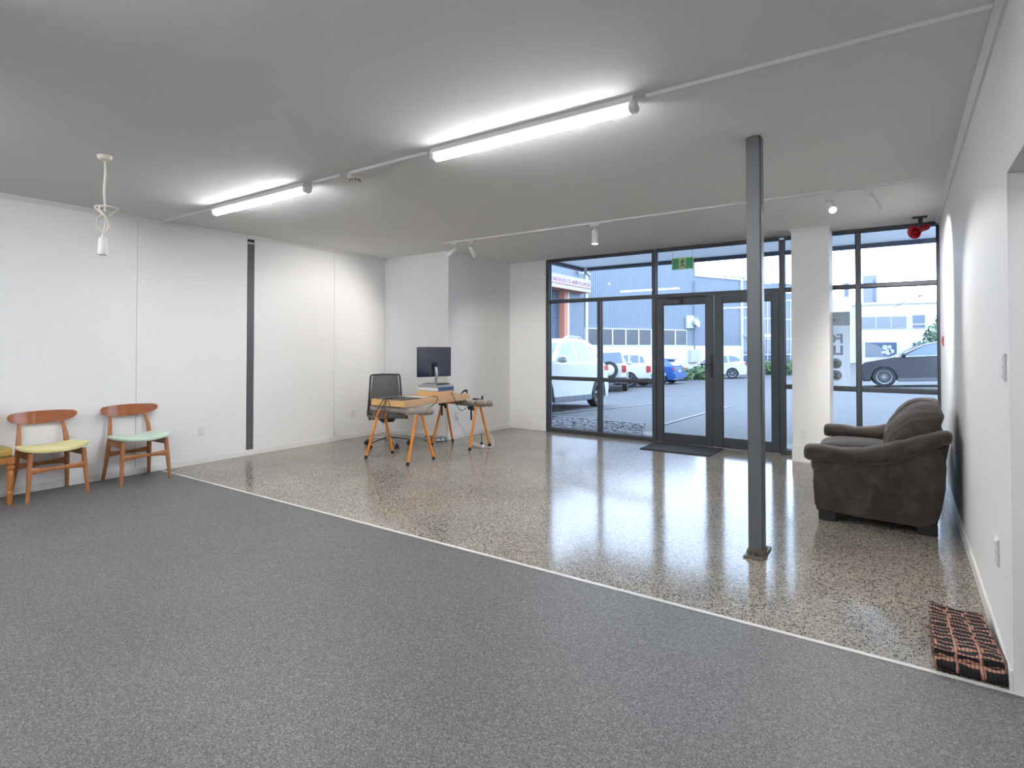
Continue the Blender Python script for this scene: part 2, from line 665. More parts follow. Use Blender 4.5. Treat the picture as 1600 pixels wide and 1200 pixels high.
def window(name, bars, panes, pane_y=GY):
    w = None
    for nm, x0, x1, z0, z1 in bars:
        b = bx(x0, x1, F0 + (.006 if nm in ('rail', 'transom') else 0), F1, z0, z1, .003, 1)
        if w is None:
            w = struct(name, b, M['frame'])
        else:
            obj(nm, b, M['frame'], w)
    for x0, x1, z0, z1 in panes:
        obj('pane', bx(x0 - .01, x1 + .01, pane_y, pane_y + .008, z0 - .01, z1 + .01), M['glass'], w, smooth=0)
        # rubber bead around the pane
        bm = new()
        for q in ((x0, x0 + .007, z0, z1), (x1 - .007, x1, z0, z1), (x0, x1, z0, z0 + .007), (x0, x1, z1 - .007, z1)):
            box(bm, q[0], q[1], pane_y - .012, pane_y, q[2], q[3])
        obj('glazing_bead', bm, M['frame_dark'], w, smooth=0)
    return w


HZ0, HZ1 = 2.672, ZC
xa, xb = -4.645, -2.875
window('window_1', [
    ('head', xa, xb, HZ0, HZ1), ('jamb', xa, xa + .052, 0, HZ0), ('mullion', xb - .03, xb + .03, 0, HZ0),
    ('sill', xa + .052, xb - .03, 0, .062), ('transom', xa + .052, xb - .03, 2.022, 2.066),
    ('mullion', -3.755, -3.700, .062, 2.022),
    ('rail', xa + .052, -3.755, .818, .863), ('rail', -3.700, xb - .03, .818, .863)],
    [(xa + .052, xb - .03, 2.066, HZ0), (xa + .052, -3.755, .863, 2.022), (xa + .052, -3.755, .062, .818),
     (-3.700, xb - .03, .863, 2.022), (-3.700, xb - .03, .062, .818)])
xc = -1.226
window('window_2', [
    ('head', xb + .03, xc - .03, HZ0, HZ1), ('transom', xb + .03, xc - .03, 2.022, 2.066),
    ('mullion', xc - .03, xc + .03, 0, HZ0)],
    [(xb + .03, xc - .03, 2.066, HZ0)])
window('window_3', [
    ('head', xc + .03, -.88, HZ0, HZ1), ('sill', xc + .03, -.88, 0, .062), ('jamb', -.93, -.88, .062, HZ0),
    ('transom', xc + .03, -.93, 2.022, 2.066), ('rail', xc + .03, -.93, .818, .863)],
    [(xc + .03, -.93, 2.066, HZ0), (xc + .03, -.93, .863, 2.022), (xc + .03, -.93, .062, .818)])
window('window_4', [
    ('head', -.88, XR, HZ0, HZ1), ('sill', -.88, XR, 0, .062), ('jamb', -.88, -.83, .062, HZ0), ('jamb', XR - .02, XR, .062, HZ0),
    ('mullion', -.436, -.390, .062, HZ0),
    ('transom', -.83, -.436, 2.022, 2.066), ('transom', -.390, XR - .02, 2.022, 2.066),
    ('rail', -.83, -.436, .818, .863), ('rail', -.390, XR - .02, .818, .863)],
    [(-.83, -.436, 2.066, HZ0), (-.390, XR - .02, 2.066, HZ0), (-.83, -.436, .863, 2.022), (-.390, XR - .02, .863, 2.022),
     (-.83, -.436, .062, .818), (-.390, XR - .02, .062, .818)])


def door(name, x0, x1, gx0, gx1):
    d = struct(name, bx(x0, gx0, F0 - .004, F0 + .045, .012, 2.015, .003, 1), M['frame'])
    obj('stile', bx(gx1, x1, F0 - .004, F0 + .045, .012, 2.015, .003, 1), M['frame'], d)
    obj('top_rail', bx(gx0, gx1, F0 - .004, F0 + .045, 1.915, 2.015, .002, 1), M['frame'], d)
    obj('bottom_rail', bx(gx0, gx1, F0 - .004, F0 + .045, .012, .135, .002, 1), M['frame'], d)
    obj('pane', bx(gx0 - .01, gx1 + .01, F0 + .02, F0 + .028, .125, 1.925), M['glass'], d, smooth=0)
    bm = new()
    for q in ((gx0, gx0 + .007, .135, 1.915), (gx1 - .007, gx1, .135, 1.915), (gx0, gx1, .135, .142), (gx0, gx1, 1.908, 1.915)):
        box(bm, q[0], q[1], F0 + .005, F0 + .02, q[2], q[3])
    obj('glazing_bead', bm, M['frame_dark'], d, smooth=0)
    return d


d1 = door('door_1', -2.838, -2.054, -2.742, -2.160)
d2 = door('door_2', -2.046, -1.262, -1.940, -1.348)
# lever handle on the first leaf, closer at its head
bm = bx(-2.098, -2.064, F0 - .022, F0 - .004, .93, 1.235, .006)
pl = obj('handle_plate', bm, M['black'], d1)
bm = new()
tube(bm, [(-2.08, F0 - .02, 1.10), (-2.08, F0 - .06, 1.10), (-2.10, F0 - .065, 1.10), (-2.21, F0 - .065, 1.10)], .010, 8)
obj('lever', bm, M['black'], pl)
bm = bx(-2.76, -2.50, F0 - .055, F0 - .004, 1.925, 1.985, .006)
cl = obj('door_closer', bm, M['frame'], d1)
bm = new()
box(bm, -2.70, -2.14, F0 - .045, F0 - .030, 2.0, 2.016, .003, 1)
box(bm, -2.63, -2.59, F0 - .05, F0 - .02, 1.985, 2.004)
box(bm, -2.49, -2.465, F0 - .057, F0 - .004, 1.925, 1.99, .003, 1)
obj('closer_arm', bm, M['black'], cl)
struct('trim_4', bx(-2.845, -1.256, F0 - .01, F1, 0, .012, .003, 1), M['alu'])
# dark gap of the door rebate
struct('trim_5', bx(-2.845, -2.838, F0 + .01, F1, .012, 2.02), M['frame_dark'])

# ------------------------------------------------------------------ steel in the room
t = thing('steel_post', 'freestanding square grey steel post on a bolted foot plate in the polished floor', 'post', (-.78, 3.95, 0))
obj('shaft', bx(-.828, -.736, 3.898, 3.99, .03, ZC, .009, 3), M['steel_paint'], t, world=True)
obj('foot_plate', bx(-.845, -.726, 3.832, 4.11, 0, .014, .002, 1), M['steel_base'], t, world=True)
obj('collar', bx(-.834, -.73, 3.878, 4.01, .014, .045, .006), M['steel_base'], t, world=True)
for yy in (3.855, 4.07):
    bm = new()
    lathe(bm, [(.013, 0), (.013, .012), (.006, .012), (.006, .03), (0, .03)], 6, Matrix.Translation((-.785, yy, .014)))
    obj('bolt', bm, M['steel_base'], t, world=True)

t = thing('steel_stud', 'flat slate grey steel stud exposed between two white wall panels', 'post', (XL, 3.958, 0))
obj('web', bx(XL - .03, XL + .002, 3.918, 3.998, .07, 2.605, .002, 1), M['strip_steel'], t, world=True)
obj('packer', bx(XL - .03, XL + .006, 3.915, 4.003, 2.605, 2.632, .003, 1), M['plastic_grey'], t, world=True, label='pale packer near the top')
obj('top_bracket', bx(XL - .03, XL + .002, 3.918, 3.998, 2.632, 2.662, .002, 1), M['frame_dark'], t, world=True)

# ------------------------------------------------------------------ ceiling services
t = thing('cable_duct', 'white cable duct running across the ceiling between the lit battens', 'cable duct', (-3, YC, ZC))
for x0, x1 in ((XL + .036, -5.60), (-4.02, -3.66), (-3.54, -2.72), (-1.13, XR - .036)):
    obj('duct_length', bx(x0, x1, YC - .018, YC + .014, ZC - .022, ZC, .002, 1), M['trim'], t, world=True)


def batten(label, x0, x1, y=YC - .01):
    t = thing('batten_light', label, 'ceiling light', ((x0 + x1) / 2, y, ZC), 0, 'lit batten lights on the ceiling')
    bm = new()
    prism(bm, [(-.030, 0), (.030, 0), (.047, -.036), (.047, -.040), (-.047, -.040), (-.047, -.036)], lambda u, v: Vector((x0, y + u, ZC + v)), lambda u, v: Vector((x1, y + u, ZC + v)))
    obj('body', bm, M['trim'], t, world=True)
    bm = new()
    pr = [(-.032, -.040), (.032, -.040), (.034, -.055), (.031, -.070), (.020, -.081), (0, -.086), (-.020, -.081), (-.031, -.070), (-.034, -.055)]
    prism(bm, pr, lambda u, v: Vector((x0 + .03, y + u, ZC + v)), lambda u, v: Vector((x1 - .03, y + u, ZC + v)))
    obj('diffuser', bm, M['lamp'], t, world=True)
    for a, b in ((x0 - .012, x0 + .03), (x1 - .03, x1 + .012)):
        bm = new()
        k = 1.06
        prism(bm, [(u * k, -.040 + (v + .040) * k) for u, v in pr], lambda u, v: Vector((a, y + u, ZC + v)), lambda u, v: Vector((b, y + u, ZC + v)), .006)
        obj('end_cap', bm, M['plastic'], t, world=True)
    return t


batten('lit white batten light further from the steel post, above the left wall end', -5.545, -4.075)
batten('lit white batten light nearer the steel post, long and bright on the ceiling', -2.665, -1.19)
# unseen rows of the same fitting, added behind the camera to light the room
for yy, row in ((.35, 'first'), (-2.2, 'second'), (-4.7, 'third')):
    batten('lit white batten light added out of view behind the camera, %s row, towards the left wall' % row, -5.545, -4.075, yy)
    batten('lit white batten light added out of view behind the camera, %s row, towards the right wall' % row, -2.665, -1.19, yy)
batten('lit white batten light added out of view in the room beyond the right opening', .6, 1.6, 1.7)  # unseen fitting, added to brighten the jamb of the opening

bm = new()
lathe(bm, [(.058, 0), (.058, -.012), (.052, -.03), (.040, -.042), (.036, -.052), (.02, -.058), (0, -.058)], 24)
t = thing('smoke_detector', 'round white smoke detector on the ceiling between the two lit battens', 'smoke detector', (-3.575, 3.0, ZC))
obj('housing', bm, M['cream'], t)
bm = new()
for k in range(10):
    a = 2 * pi * k / 10
    box(bm, .0385 * cos(a) - .006, .0385 * cos(a) + .006, .0385 * sin(a) - .006, .0385 * sin(a) + .006, -.05, -.043)
obj('vent', bm, M['black'], t)

# track with five spot heads
YT, ZT = 5.66, ZC
t = thing('light_track', 'thin white ceiling light track carrying five spot heads', 'light track', (-2.4, YT, ZC))
obj('rail', bx(-4.955, .04, YT - .017, YT + .017, ZC - .02, ZC, .002, 1), M['trim'], t, world=True)
obj('slot', bx(-4.94, -.02, YT - .005, YT + .005, ZC - .0215, ZC - .0195), M['plastic_grey'], t, world=True)
obj('end_cap', bx(.04, .12, YT - .018, YT + .018, ZC - .024, ZC, .003, 1), M['plastic'], t, world=True)


def spot(x, aim, label, power, lit=True, size=60):
    t = thing('spot_head', label, 'spotlight', (x, YT, ZC - .02), 0, 'spot heads on the ceiling track')
    obj('adapter', bx(x - .055, x + .055, YT - .016, YT + .016, ZC - .045, ZC - .02, .004), M['plastic'], t, world=True)
    piv = Vector((x, YT, ZC - .105))
    bm = new()
    tube(bm, [(x, YT, ZC - .045), (x, YT, ZC - .115)], .011, 10)
    obj('stem', bm, M['plastic'], t, world=True)
    d = (Vector(aim) - piv).normalized()
    side = Vector((0, 0, -1))
    start = piv - d * .03 + Vector((0, 0, -.012))
    mx = align(start, d)
    bm = new()
    lathe(bm, [(.018, -.004), (.027, 0), (.032, .008), (.034, .148), (.031, .153), (.028, .150), (.026, .130), (0, .130)], 24, mx)
    bar = obj('barrel', bm, M['plastic'], t, world=True)
    bm = new()
    lathe(bm, [(.0262, .1305), (.0262, .1345), (0, .1345)], 20, mx)
    obj('lens', bm, M['lens'] if lit else M['plastic_grey'], bar, world=True)
    if power > 0:
        ld = bpy.data.lights.new('spot_beam', 'SPOT')
        ld.energy = power
        ld.color = (1.0, .965, .90)
        ld.spot_size = R(size)
        ld.spot_blend = 0.8
        ld.shadow_soft_size = .02
        lo = bpy.data.objects.new('spot_beam', ld)
        COL.objects.link(lo)
        lo.parent = bar
        m = align(start + d * .142, -d)
        lo.matrix_local = ROOT[t.name].inverted() @ m
    return t


spot(-4.79, (XL, 4.95, 1.40), 'first white spot head of the track, tipped towards the left wall', SPOT_POWER * .72, size=85)
spot(-4.51, (-4.72, 7.6, .5), 'second white spot head of the track, tipped the other way from the first', SPOT_POWER * .45, size=85)
spot(-2.775, (-2.79, 5.63, 0), 'middle white spot head of the track, hanging straight down', SPOT_POWER * .85, size=165)
spot(-.51, (-.15, 4.7, 1.75), 'white spot head with a glowing lens facing the room, beside the steel post', SPOT_POWER * .9)
spot(-.20, (.345, 6.7, 1.55), 'last white spot head of the track, aimed at the right wall', SPOT_POWER * 2.0, size=92)

# cord pendant without shade
px, py = -4.693, 1.686
t = thing('pendant_flex', 'shadeless pendant on a knotted cream cord hanging from the ceiling', 'pendant', (px, py, ZC), R(68))
bm = new()
lathe(bm, [(.0, 0), (.046, 0), (.046, -.012), (.040, -.028), (.022, -.036), (.010, -.042), (0, -.042)], 24)
obj('ceiling_rose', bm, M['cream'], t)
bm = new()
tube(bm, [(0, 0, -.04), (.004, 0, -.12), (-.002, 0, -.25), (.003, 0, -.345), (0, 0, -.40)], .0075, 8)
obj('cord', bm, M['cream'], t)
bm = new()
# loose overhand knot: an upper triangular loop, a lower round loop and the tail
pts = [(0, 0, -.37), (-.04, .012, -.362), (-.055, .016, -.376), (-.02, .014, -.41), (.012, .012, -.44), (.062, .006, -.395), (.082, 0, -.374), (.03, -.008, -.362), (-.015, -.014, -.365),
       (-.03, -.016, -.39), (0, -.014, -.43), (.02, -.01, -.47), (.026, -.004, -.51), (.008, 0, -.545), (-.026, .006, -.535), (-.044, .010, -.50),
       (-.034, .008, -.455), (-.004, .004, -.425), (.012, 0, -.46), (.004, 0, -.52), (-.004, 0, -.575)]
# smooth it
sm = []
for i in range(len(pts) - 1):
    p0, p1, p2, p3 = [Vector(pts[max(0, min(len(pts) - 1, i + k))]) for k in (-1, 0, 1, 2)]
    for s in range(4):
        u = s / 4
        sm.append(.5 * ((2 * p1) + (p2 - p0) * u + (2 * p0 - 5 * p1 + 4 * p2 - p3) * u * u + (3 * p1 - p0 - 3 * p2 + p3) * u ** 3))
sm.append(Vector(pts[-1]))
tube(bm, sm, .0065, 7)
obj('knot', bm, M['cream'], t)
bm = new()
lathe(bm, [(0, -.565), (.008, -.565), (.010, -.585), (.024, -.592), (.027, -.61), (.030, -.69), (.027, -.712), (.022, -.712), (.020, -.68), (0, -.68)], 20, Matrix.Translation((-.006, 0, 0)))
obj('lamp_holder', bm, M['plastic'], t)

# red horn sounder
hp = Vector((.175, 7.36, 2.575))
t = thing('fire_alarm_horn', 'red horn sounder on a black bracket at the ceiling by the window', 'alarm', (hp.x, hp.y, ZC))
bm = new()
box(bm, hp.x - .07, hp.x + .06, hp.y - .035, hp.y + .035, ZC - .014, ZC, .004, 1)
box(bm, hp.x - .02, hp.x + .02, hp.y - .012, hp.y + .012, ZC - .075, ZC - .012, .003, 1)
obj('bracket', bm, M['black'], t, world=True)
dd = Vector((-.55, -.72, -.36)).normalized()
mx = align(hp - dd * .075, dd)
bm = new()
lathe(bm, [(0, -.03), (.032, -.03), (.036, -.02), (.036, .02), (.030, .03), (.031, .06), (.040, .11), (.055, .15), (.070, .172), (.070, .178), (.060, .172), (.042, .14), (.03, .10), (0, .09)], 28, mx)
hb = obj('horn', bm, M['red'], t, world=True)
bm = new()
lathe(bm, [(.016, .09), (.018, .15), (.012, .158), (0, .16)], 16, mx)
obj('horn_plug', bm, M['red'], hb, world=True)

# exit sign hanging in front of the transom
ex0, ex1, ez0, ez1, ey = -2.547, -2.258, 2.368, 2.528, YW - .2
t = thing('exit_sign', 'green running man exit sign hung on wires above the glass doors', 'sign', ((ex0 + ex1) / 2, ey, ez0))
obj('board', bx(ex0, ex1, ey, ey + .012, ez0, ez1, .002, 1), M['sign_cream'], t, world=True)
w3 = (ex1 - ex0 - .02) / 3
for a in (ex0 + .01, ex0 + .01 + 2 * w3):
    obj('green_panel', bx(a + .002, a + w3 - .002, ey - .0015, ey, ez0 + .012, ez1 - .012), M['sign_green'], t, world=True, smooth=0)
bm = new()
cx, cz, s = (ex0 + ex1) / 2, (ez0 + ez1) / 2 - .002, .058
lathe(bm, [(.0, 0), (.010, 0), (.010, .0015), (0, .0015)], 14, align((cx + .008, ey - .0015, cz + .05), (0, 1, 0)))


def limb(pts, w):
    for (a, b) in zip(pts, pts[1:]):
        a2, b2 = Vector(a), Vector(b)
        dv = (b2 - a2).normalized()
        n2 = Vector((-dv.y, dv.x)) * w
        a2 -= dv * w * .6
        b2 += dv * w * .6
        q = [a2 + n2, b2 + n2, b2 - n2, a2 - n2]
        prism(bm, [(v.x, v.y) for v in q], lambda u, v: Vector((u, ey - .0016, v)), lambda u, v: Vector((u, ey, v)))


limb([(cx + .004, cz + .034), (cx - .004, cz - .004)], .0085)
limb([(cx + .006, cz + .034), (cx + .024, cz + .022), (cx + .034, cz + .030)], .0042)
limb([(cx + .002, cz + .034), (cx - .020, cz + .030), (cx - .026, cz + .012)], .0042)
limb([(cx - .002, cz - .006), (cx + .016, cz - .022), (cx + .020, cz - .052)], .0056)
limb([(cx - .006, cz - .006), (cx - .012, cz - .030), (cx - .034, cz - .040)], .0056)
obj('running_figure', bm, M['sign_figure'], t, world=True, smooth=0)
for xx in (ex0 + .012, ex1 - .012):
    bm = new()
    tube(bm, [(xx, ey + .006, ez1 - .004), (xx, ey + .006, ZC)], .0016, 6)
    obj('wire', bm, M['frame_dark'], t, world=True)


# ------------------------------------------------------------------ wall plates
def outlet(name, label, mx, w=.072, h=.116, sockets=2, cat='socket', mods='socket'):
    """plate in its own x (across) / z (up) plane, facing -y"""
    t = thing(name, label, cat, mx=mx)
    obj('plate', bx(-w / 2, w / 2, -.009, 0, -h / 2, h / 2, .004), M['plastic'], t)
    for k in range(sockets):
        zc = (k - (sockets - 1) / 2) * (h / (sockets + .1)) * .9
        hh = h / (sockets + .6) * .36
        r_ = obj(mods, bx(-w * .30, w * .30, -.0125, -.008, zc - hh, zc + hh, .0015, 1), M['plastic'], t)
        if mods == 'socket':
            bm = new()
            for sx in (-1, 1):
                box(bm, sx * .010 - .0015, sx * .010 + .0015, -.0130, -.0120, zc - .006, zc + .006)
            obj('pin_slot', bm, M['plastic_grey'], r_)
    return t


def face(loc, n):
    ang = math.atan2(n[1], n[0]) + pi / 2
    return Matrix.Translation(Vector(loc)) @ Matrix.Rotation(ang, 4, 'Z')


outlet('wall_socket', 'white double socket low on the left wall beside the grey steel stud', face((XL, 3.37, .365), (1, 0)))
outlet('wall_socket', 'white double socket low on the wall behind the office chair', face((XL, 5.565, .36), (1, 0)))
outlet('wall_socket', 'white double socket low on the bluish return wall behind the desk', face((XRet, 6.36, .335), (1, 0)))
outlet('wall_socket', 'white double socket low on the white column next to the sofa', face((-.947, 7.335, .33), (0, -1)))
outlet('wall_socket', 'tall white socket plate low on the right wall above the rug', face((XR, 3.335, .43), (-1, 0)), .085, .125, 3)
outlet('light_switch', 'white light switch plate high on the right wall by the opening', face((XR, 3.055, 1.262), (-1, 0)), .072, .116, 3, 'switch', 'rocker')
t = outlet('call_point', 'small red fire call point on the right wall by the window', face((XR, 7.16, 1.395), (-1, 0)), .09, .1, 1, 'alarm', 'rocker')
for ch in t.children:
    ch.data.materials.clear()
    ch.data.materials.append(M['red'])

# ================================================================== CHAIRS ALONG THE LEFT WALL
def taper_leg(bm, a, b, ra, rb, n=10):
    tube(bm, [a, tuple((Vector(a) + Vector(b)) / 2), b], [ra, (ra + rb) / 2 * 1.04, rb], n, power=3.0)


def dining_chair(label, loc, rz, seatmat):
    """local frame: +x is the front, y across; back posts lean back to -x."""
    t = thing('dining_chair', label, 'chair', loc, rz, None)
    # seat: rounded trapezoid pad, dished in the middle and lifted at both sides
    bm = new()

    def shape(w):
        f = (w.x + .2) / .42            # 0 back .. 1 front
        w.y *= .80 + .22 * min(1, max(0, f))
        w.x += -.05 * (w.y / .26) ** 2 * (1 if f > .5 else .2)
        w.z += .030 * (w.y / .25) ** 2 - .010
        return w
    soft(bm, -.19, .235, -.262, .262, .410, .452, p=5, cuts=11, fn=shape)
    obj('seat', bm, seatmat, t, smooth=70)
    # backrest: wide bent plywood leaf
    bm = new()
    n, m_ = 26, 6
    grid = []
    for side in (0, 1):
        rows = []
        for i in range(n + 1):
            y = -.262 * cos(pi * i / n)
            q = abs(y) / .262
            e_ = max(0.0, (q - .86) / .14)
            e_ = 1 - (1 - e_ * e_) ** .5 if e_ < 1 else 1.0
            top = .744 - .010 * q * q
            bot = top - .118 * (1 - .50 * q ** 2.2)
            mid_ = bot + (top - bot) * .55
            top += (mid_ + .003 - top) * e_
            bot += (mid_ - .003 - bot) * e_
            x0 = -.235 + .085 * q * q
            col = []
            for j in range(m_ + 1):
                z = bot + (top - bot) * j / m_
                xx = x0 - (z - .62) * .14 + (.007 if side else -.007)
                col.append(bm.verts.new((xx, y, z)))
            rows.append(col)
        grid.append(rows)
    for s in (0, 1):
        for i in range(n):
            for j in range(m_):
                bm.faces.new((grid[s][i][j], grid[s][i + 1][j], grid[s][i + 1][j + 1], grid[s][i][j + 1]))
    for i in range(n):
        for j in (0, m_):
            bm.faces.new((grid[0][i][j], grid[0][i + 1][j], grid[1][i + 1][j], grid[1][i][j]))
    for j in range(m_):
        for i in (0, n):
            bm.faces.new((grid[0][i][j], grid[0][i][j + 1], grid[1][i][j + 1], grid[1][i][j]))
    obj('backrest', bm, M['teak'], t, smooth=60)
    for s in (-1, 1):
        bm = new()
        taper_leg(bm, (.165, s * .195, .41), (.200, s * .222, 0), .0195, .0135)
        obj('leg', bm, M['oak'], t)
        bm = new()
        tube(bm, [(-.225, s * .212, 0), (-.185, s * .195, .22), (-.160, s * .183, .41), (-.172, s * .176, .52), (-.215, s * .160, .645)],
             [.0135, .018, .021, .018, .013], 10, power=3.0)
        obj('back_leg', bm, M['oak'], t)
        bm = new()
        box(bm, -.165, .165, s * .185 - .009, s * .185 + .009, .352, .412, .003, 1)
        obj('side_rail', bm, M['oak'], t)
    for x in (-.190, .183):
        bm = new()
        zz = .262
        tube(bm, [(x, -.205, zz), (x, -.11, zz), (x, 0, zz), (x, .11, zz), (x, .205, zz)], [.032, .022, .015, .022, .032], 10, sq=(.36, 1))
        obj('stretcher', bm, M['oak'], t)
    return t


dining_chair('teak dining chair with a pale mint seat, alone beside the joint in the floor', (-6.375, 2.60, 0), R(1), M['mint'])
dining_chair('teak dining chair with a pale yellow seat, in the middle of the three wall chairs', (-6.385, 1.892, 0), R(2), M['yellow'])

t = thing('carved_chair', 'old carved wooden chair with green floral seat and turned legs at the left edge', 'chair', (-6.40, 1.365, 0), R(0))
bm = new()
soft(bm, -.20, .225, -.235, .235, .405, .485, p=5, cuts=9, bulge=.25)
obj('seat', bm, M['floral'], t, smooth=70)
bm = new()
for q in ((.170, .208, -.225, .225), (-.21, -.175, -.21, .21)):
    box(bm, q[0], q[1], q[2], q[3], .355, .415, .004, 1)
for s in (-1, 1):
    box(bm, -.20, .20, s * .212 - .014, s * .212 + .014, .355, .415, .004, 1)
obj('seat_frame', bm, M['turned'], t)
for s in (-1, 1):
    bm = new()
    prof = [(0, 0), (.013, 0), (.016, .03), (.021, .06), (.017, .085), (.024, .10), (.024, .115), (.016, .125), (.022, .16), (.027, .24), (.026, .28), (.019, .295), (.029, .312),
            (.029, .328), (.018, .338), (.022, .35), (.022, .36), (0, .36)]
    lathe(bm, prof, 18, Matrix.Translation((.185, s * .205, 0)))
    box(bm, .160, .210, s * .205 - .025, s * .205 + .025, .352, .415, .004, 1)
    obj('leg', bm, M['turned'], t)
    bm = new()
    tube(bm, [(-.225, s * .19, 0), (-.20, s * .19, .2), (-.19, s * .19, .42), (-.205, s * .19, .62), (-.235, s * .19, .85), (-.240, s * .19, .872)], [.017, .019, .021, .019, .017, .010], 10, power=4)
    obj('back_leg', bm, M['turned'], t)
for z0, z1, x in ((.79, .86, -.232), (.56, .60, -.200)):
    bm = new()
    tube(bm, [(x, -.185, (z0 + z1) / 2), (x - .012, 0, (z0 + z1) / 2 + .012), (x, .185, (z0 + z1) / 2)], [(z1 - z0) / 2] * 3, 10, sq=(.35, 1), power=3)
    obj('back_rail', bm, M['turned'], t)

# ================================================================== SOFA
SY0, SY1 = 4.955, 6.56
t = thing('sofa', 'worn dark brown suede two-seat sofa with rolled arms along the right wall', 'sofa', (-.15, 5.75, 0))


def wr(pts, amp, freq, seed):
    return [Vector(p) + noise.noise_vector(Vector(p) * freq + Vector((seed, 0, 0))) * amp for p in pts]


def side_panel(y_out, y_in, s):
    """upholstered end panel: front edge straight, back edge bowed out, top sweeping up to the back"""
    bm = new()
    prof = [(-.555, .075), (-.20, .068), (.10, .063), (.165, .066), (.195, .085), (.222, .20), (.243, .34), (.252, .50), (.246, .62), (.20, .66), (.08, .60), (-.08, .52), (-.25, .475), (-.578, .475), (-.578, .30), (-.566, .12)]
    prism(bm, prof, lambda u, v: Vector((u, y_out + s * .015 * (v / .5 - .6) ** 2, v)), lambda u, v: Vector((u, y_in, v)), .022)
    obj('side_panel', bm, M['suede'], t, world=True, smooth=50)


side_panel(SY0 + .02, SY0 + .17, 1)
side_panel(SY1 - .02, SY1 - .17, -1)


def arm(yc, seed):
    bm = new()
    path = [(-.645, .512), (-.638, .512), (-.615, .512), (-.56, .512), (-.48, .510), (-.40, .508), (-.32, .508), (-.24, .512), (-.16, .526), (-.08, .555), (0, .590), (.08, .626), (.16, .663), (.22, .690), (.27, .704), (.285, .706), (.292, .706)]
    rad = [.030, .056, .068, .071, .067, .064, .065, .068, .072, .074, .072, .068, .063, .058, .051, .036, .012]
    pts, rr = [], []
    for i in range(len(path) - 1):
        for k in range(4):
            u = k / 4
            pts.append(Vector((path[i][0] * (1 - u) + path[i + 1][0] * u, yc, path[i][1] * (1 - u) + path[i + 1][1] * u)))
            rr.append(rad[i] * (1 - u) + rad[i + 1] * u)
    pts.append(Vector((path[-1][0], yc, path[-1][1])))
    rr.append(rad[-1])
    tube(bm, pts, rr, 24, sq=(1.75, .92), power=2.5)
    for v in bm.verts:
        q = Vector((v.co.x * 9, v.co.y * 3, v.co.z * 9))
        nv = noise.noise(q + Vector((seed, 0, 0)))
        q2 = Vector((v.co.x * 26, v.co.y * 7, v.co.z * 10))
        k = min(1, max(0, (v.co.x + .45) / .3)) * min(1, max(0, (.2 - v.co.x) / .2))
        v.co.z += nv * .008 + noise.noise(q2) * .007 * k
    return obj('armrest', bm, M['suede'], t, world=True, smooth=70)


arm(SY0 + .105, 1.0)
arm(SY1 - .105, 5.0)
# frame of the sofa: front rail, deck, bowed back
bm = new()
box(bm, -.575, -.50, SY0 + .15, SY1 - .15, .085, .33, .03, 3)
obj('front_rail', bm, M['suede'], t, world=True)
bm = new()
box(bm, -.52, .16, SY0 + .15, SY1 - .15, .09, .30, .01, 1)
obj('deck', bm, M['suede'], t, world=True)
bm = new()
prism(bm, [(.10, .08), (.17, .075), (.20, .10), (.235, .34), (.25, .52), (.272, .66), (.258, .69), (.20, .70), (.12, .66), (.06, .40), (.05, .1)],
      lambda u, v: Vector((u, SY0 + .06, v)), lambda u, v: Vector((u, SY1 - .06, v)), .02)
obj('back', bm, M['suede'], t, world=True, smooth=50)
mid = (SY0 + SY1) / 2
for a, b, sd in ((SY0 + .185, mid - .002, 1.3), (mid + .002, SY1 - .185, 4.7)):
    bm = new()
    soft(bm, -.635, .06, a, b, .295, .475, p=5, cuts=11, amp=.012, freq=5, seed=sd, bulge=.22)
    obj('seat_cushion', bm, M['suede'], t, world=True, smooth=70)

    def lean(w):
        # cushion drawn in the (depth, height) plane: leans back and rolls over the top
        h = (w.z - .45) / .45
        w.x += .105 * h
        if h > .25:
            w.z -= .085 * (h - .25) * ((w.y - mid) / .62) ** 2 * 1.6
        w.x -= .010 * noise.noise(Vector((w.x * 5, w.z * 6, w.y * 24 + sd)))
        w.z += .007 * noise.noise(Vector((w.x * 6 + 9, w.z * 5, w.y * 20 + sd)))
        if h > .55:
            w.x += .20 * (h - .55) ** 1.4
        return w

    bm = new()
    soft(bm, -.155, .125, a - .09 if sd < 2 else a, b if sd < 2 else b + .09, .43, .925, p=3.0, cuts=24, amp=.016, freq=6, seed=sd + 3, fn=lean)
    bc = obj('back_cushion', bm, M['suede'], t, world=True, smooth=70)
for x, y in ((-.545, SY0 + .05), (.08, SY0 + .05), (-.545, SY1 - .19), (.08, SY1 - .19)):
    obj('foot', bx(x, x + .12, y, y + .14, 0, .088, .006), M['black'], t, world=True)

# ================================================================== FOLDED RUG IN THE CORNER, DOOR MAT
t = thing('folded_rug', 'folded black and peach rag rug lying against the right wall by the opening', 'rug', (.21, 3.25, 0))
bm = new()
uvl = bm.loops.layers.uv.new('UVMap')
cy = []
Y0r, Y1r, th = 2.985, 3.50, .025
z = .016
layers = 3
for L in range(layers):
    ys = [Y0r + (Y1r - Y0r) * k / 16 for k in range(17)]
    if L % 2 == 0:
        ys = ys[::-1]
    for yy in ys:
        sag = 0
        cy.append((yy, z))
    if L < layers - 1:
        yend = ys[-1]
        sg = -1 if yend < 3.2 else 1
        for k in range(1, 6):
            a = pi * k / 6
            cy.append((yend + sg * sin(a) * .021, z + (1 - cos(a)) * .0135))
    z += .027
nx = 14
rows_top, rows_bot = [], []
dist = 0
prev = None
lens_ = []
for (yy, zz) in cy:
    if prev:
        dist += math.hypot(yy - prev[0], zz - prev[1])
    lens_.append(dist)
    prev = (yy, zz)
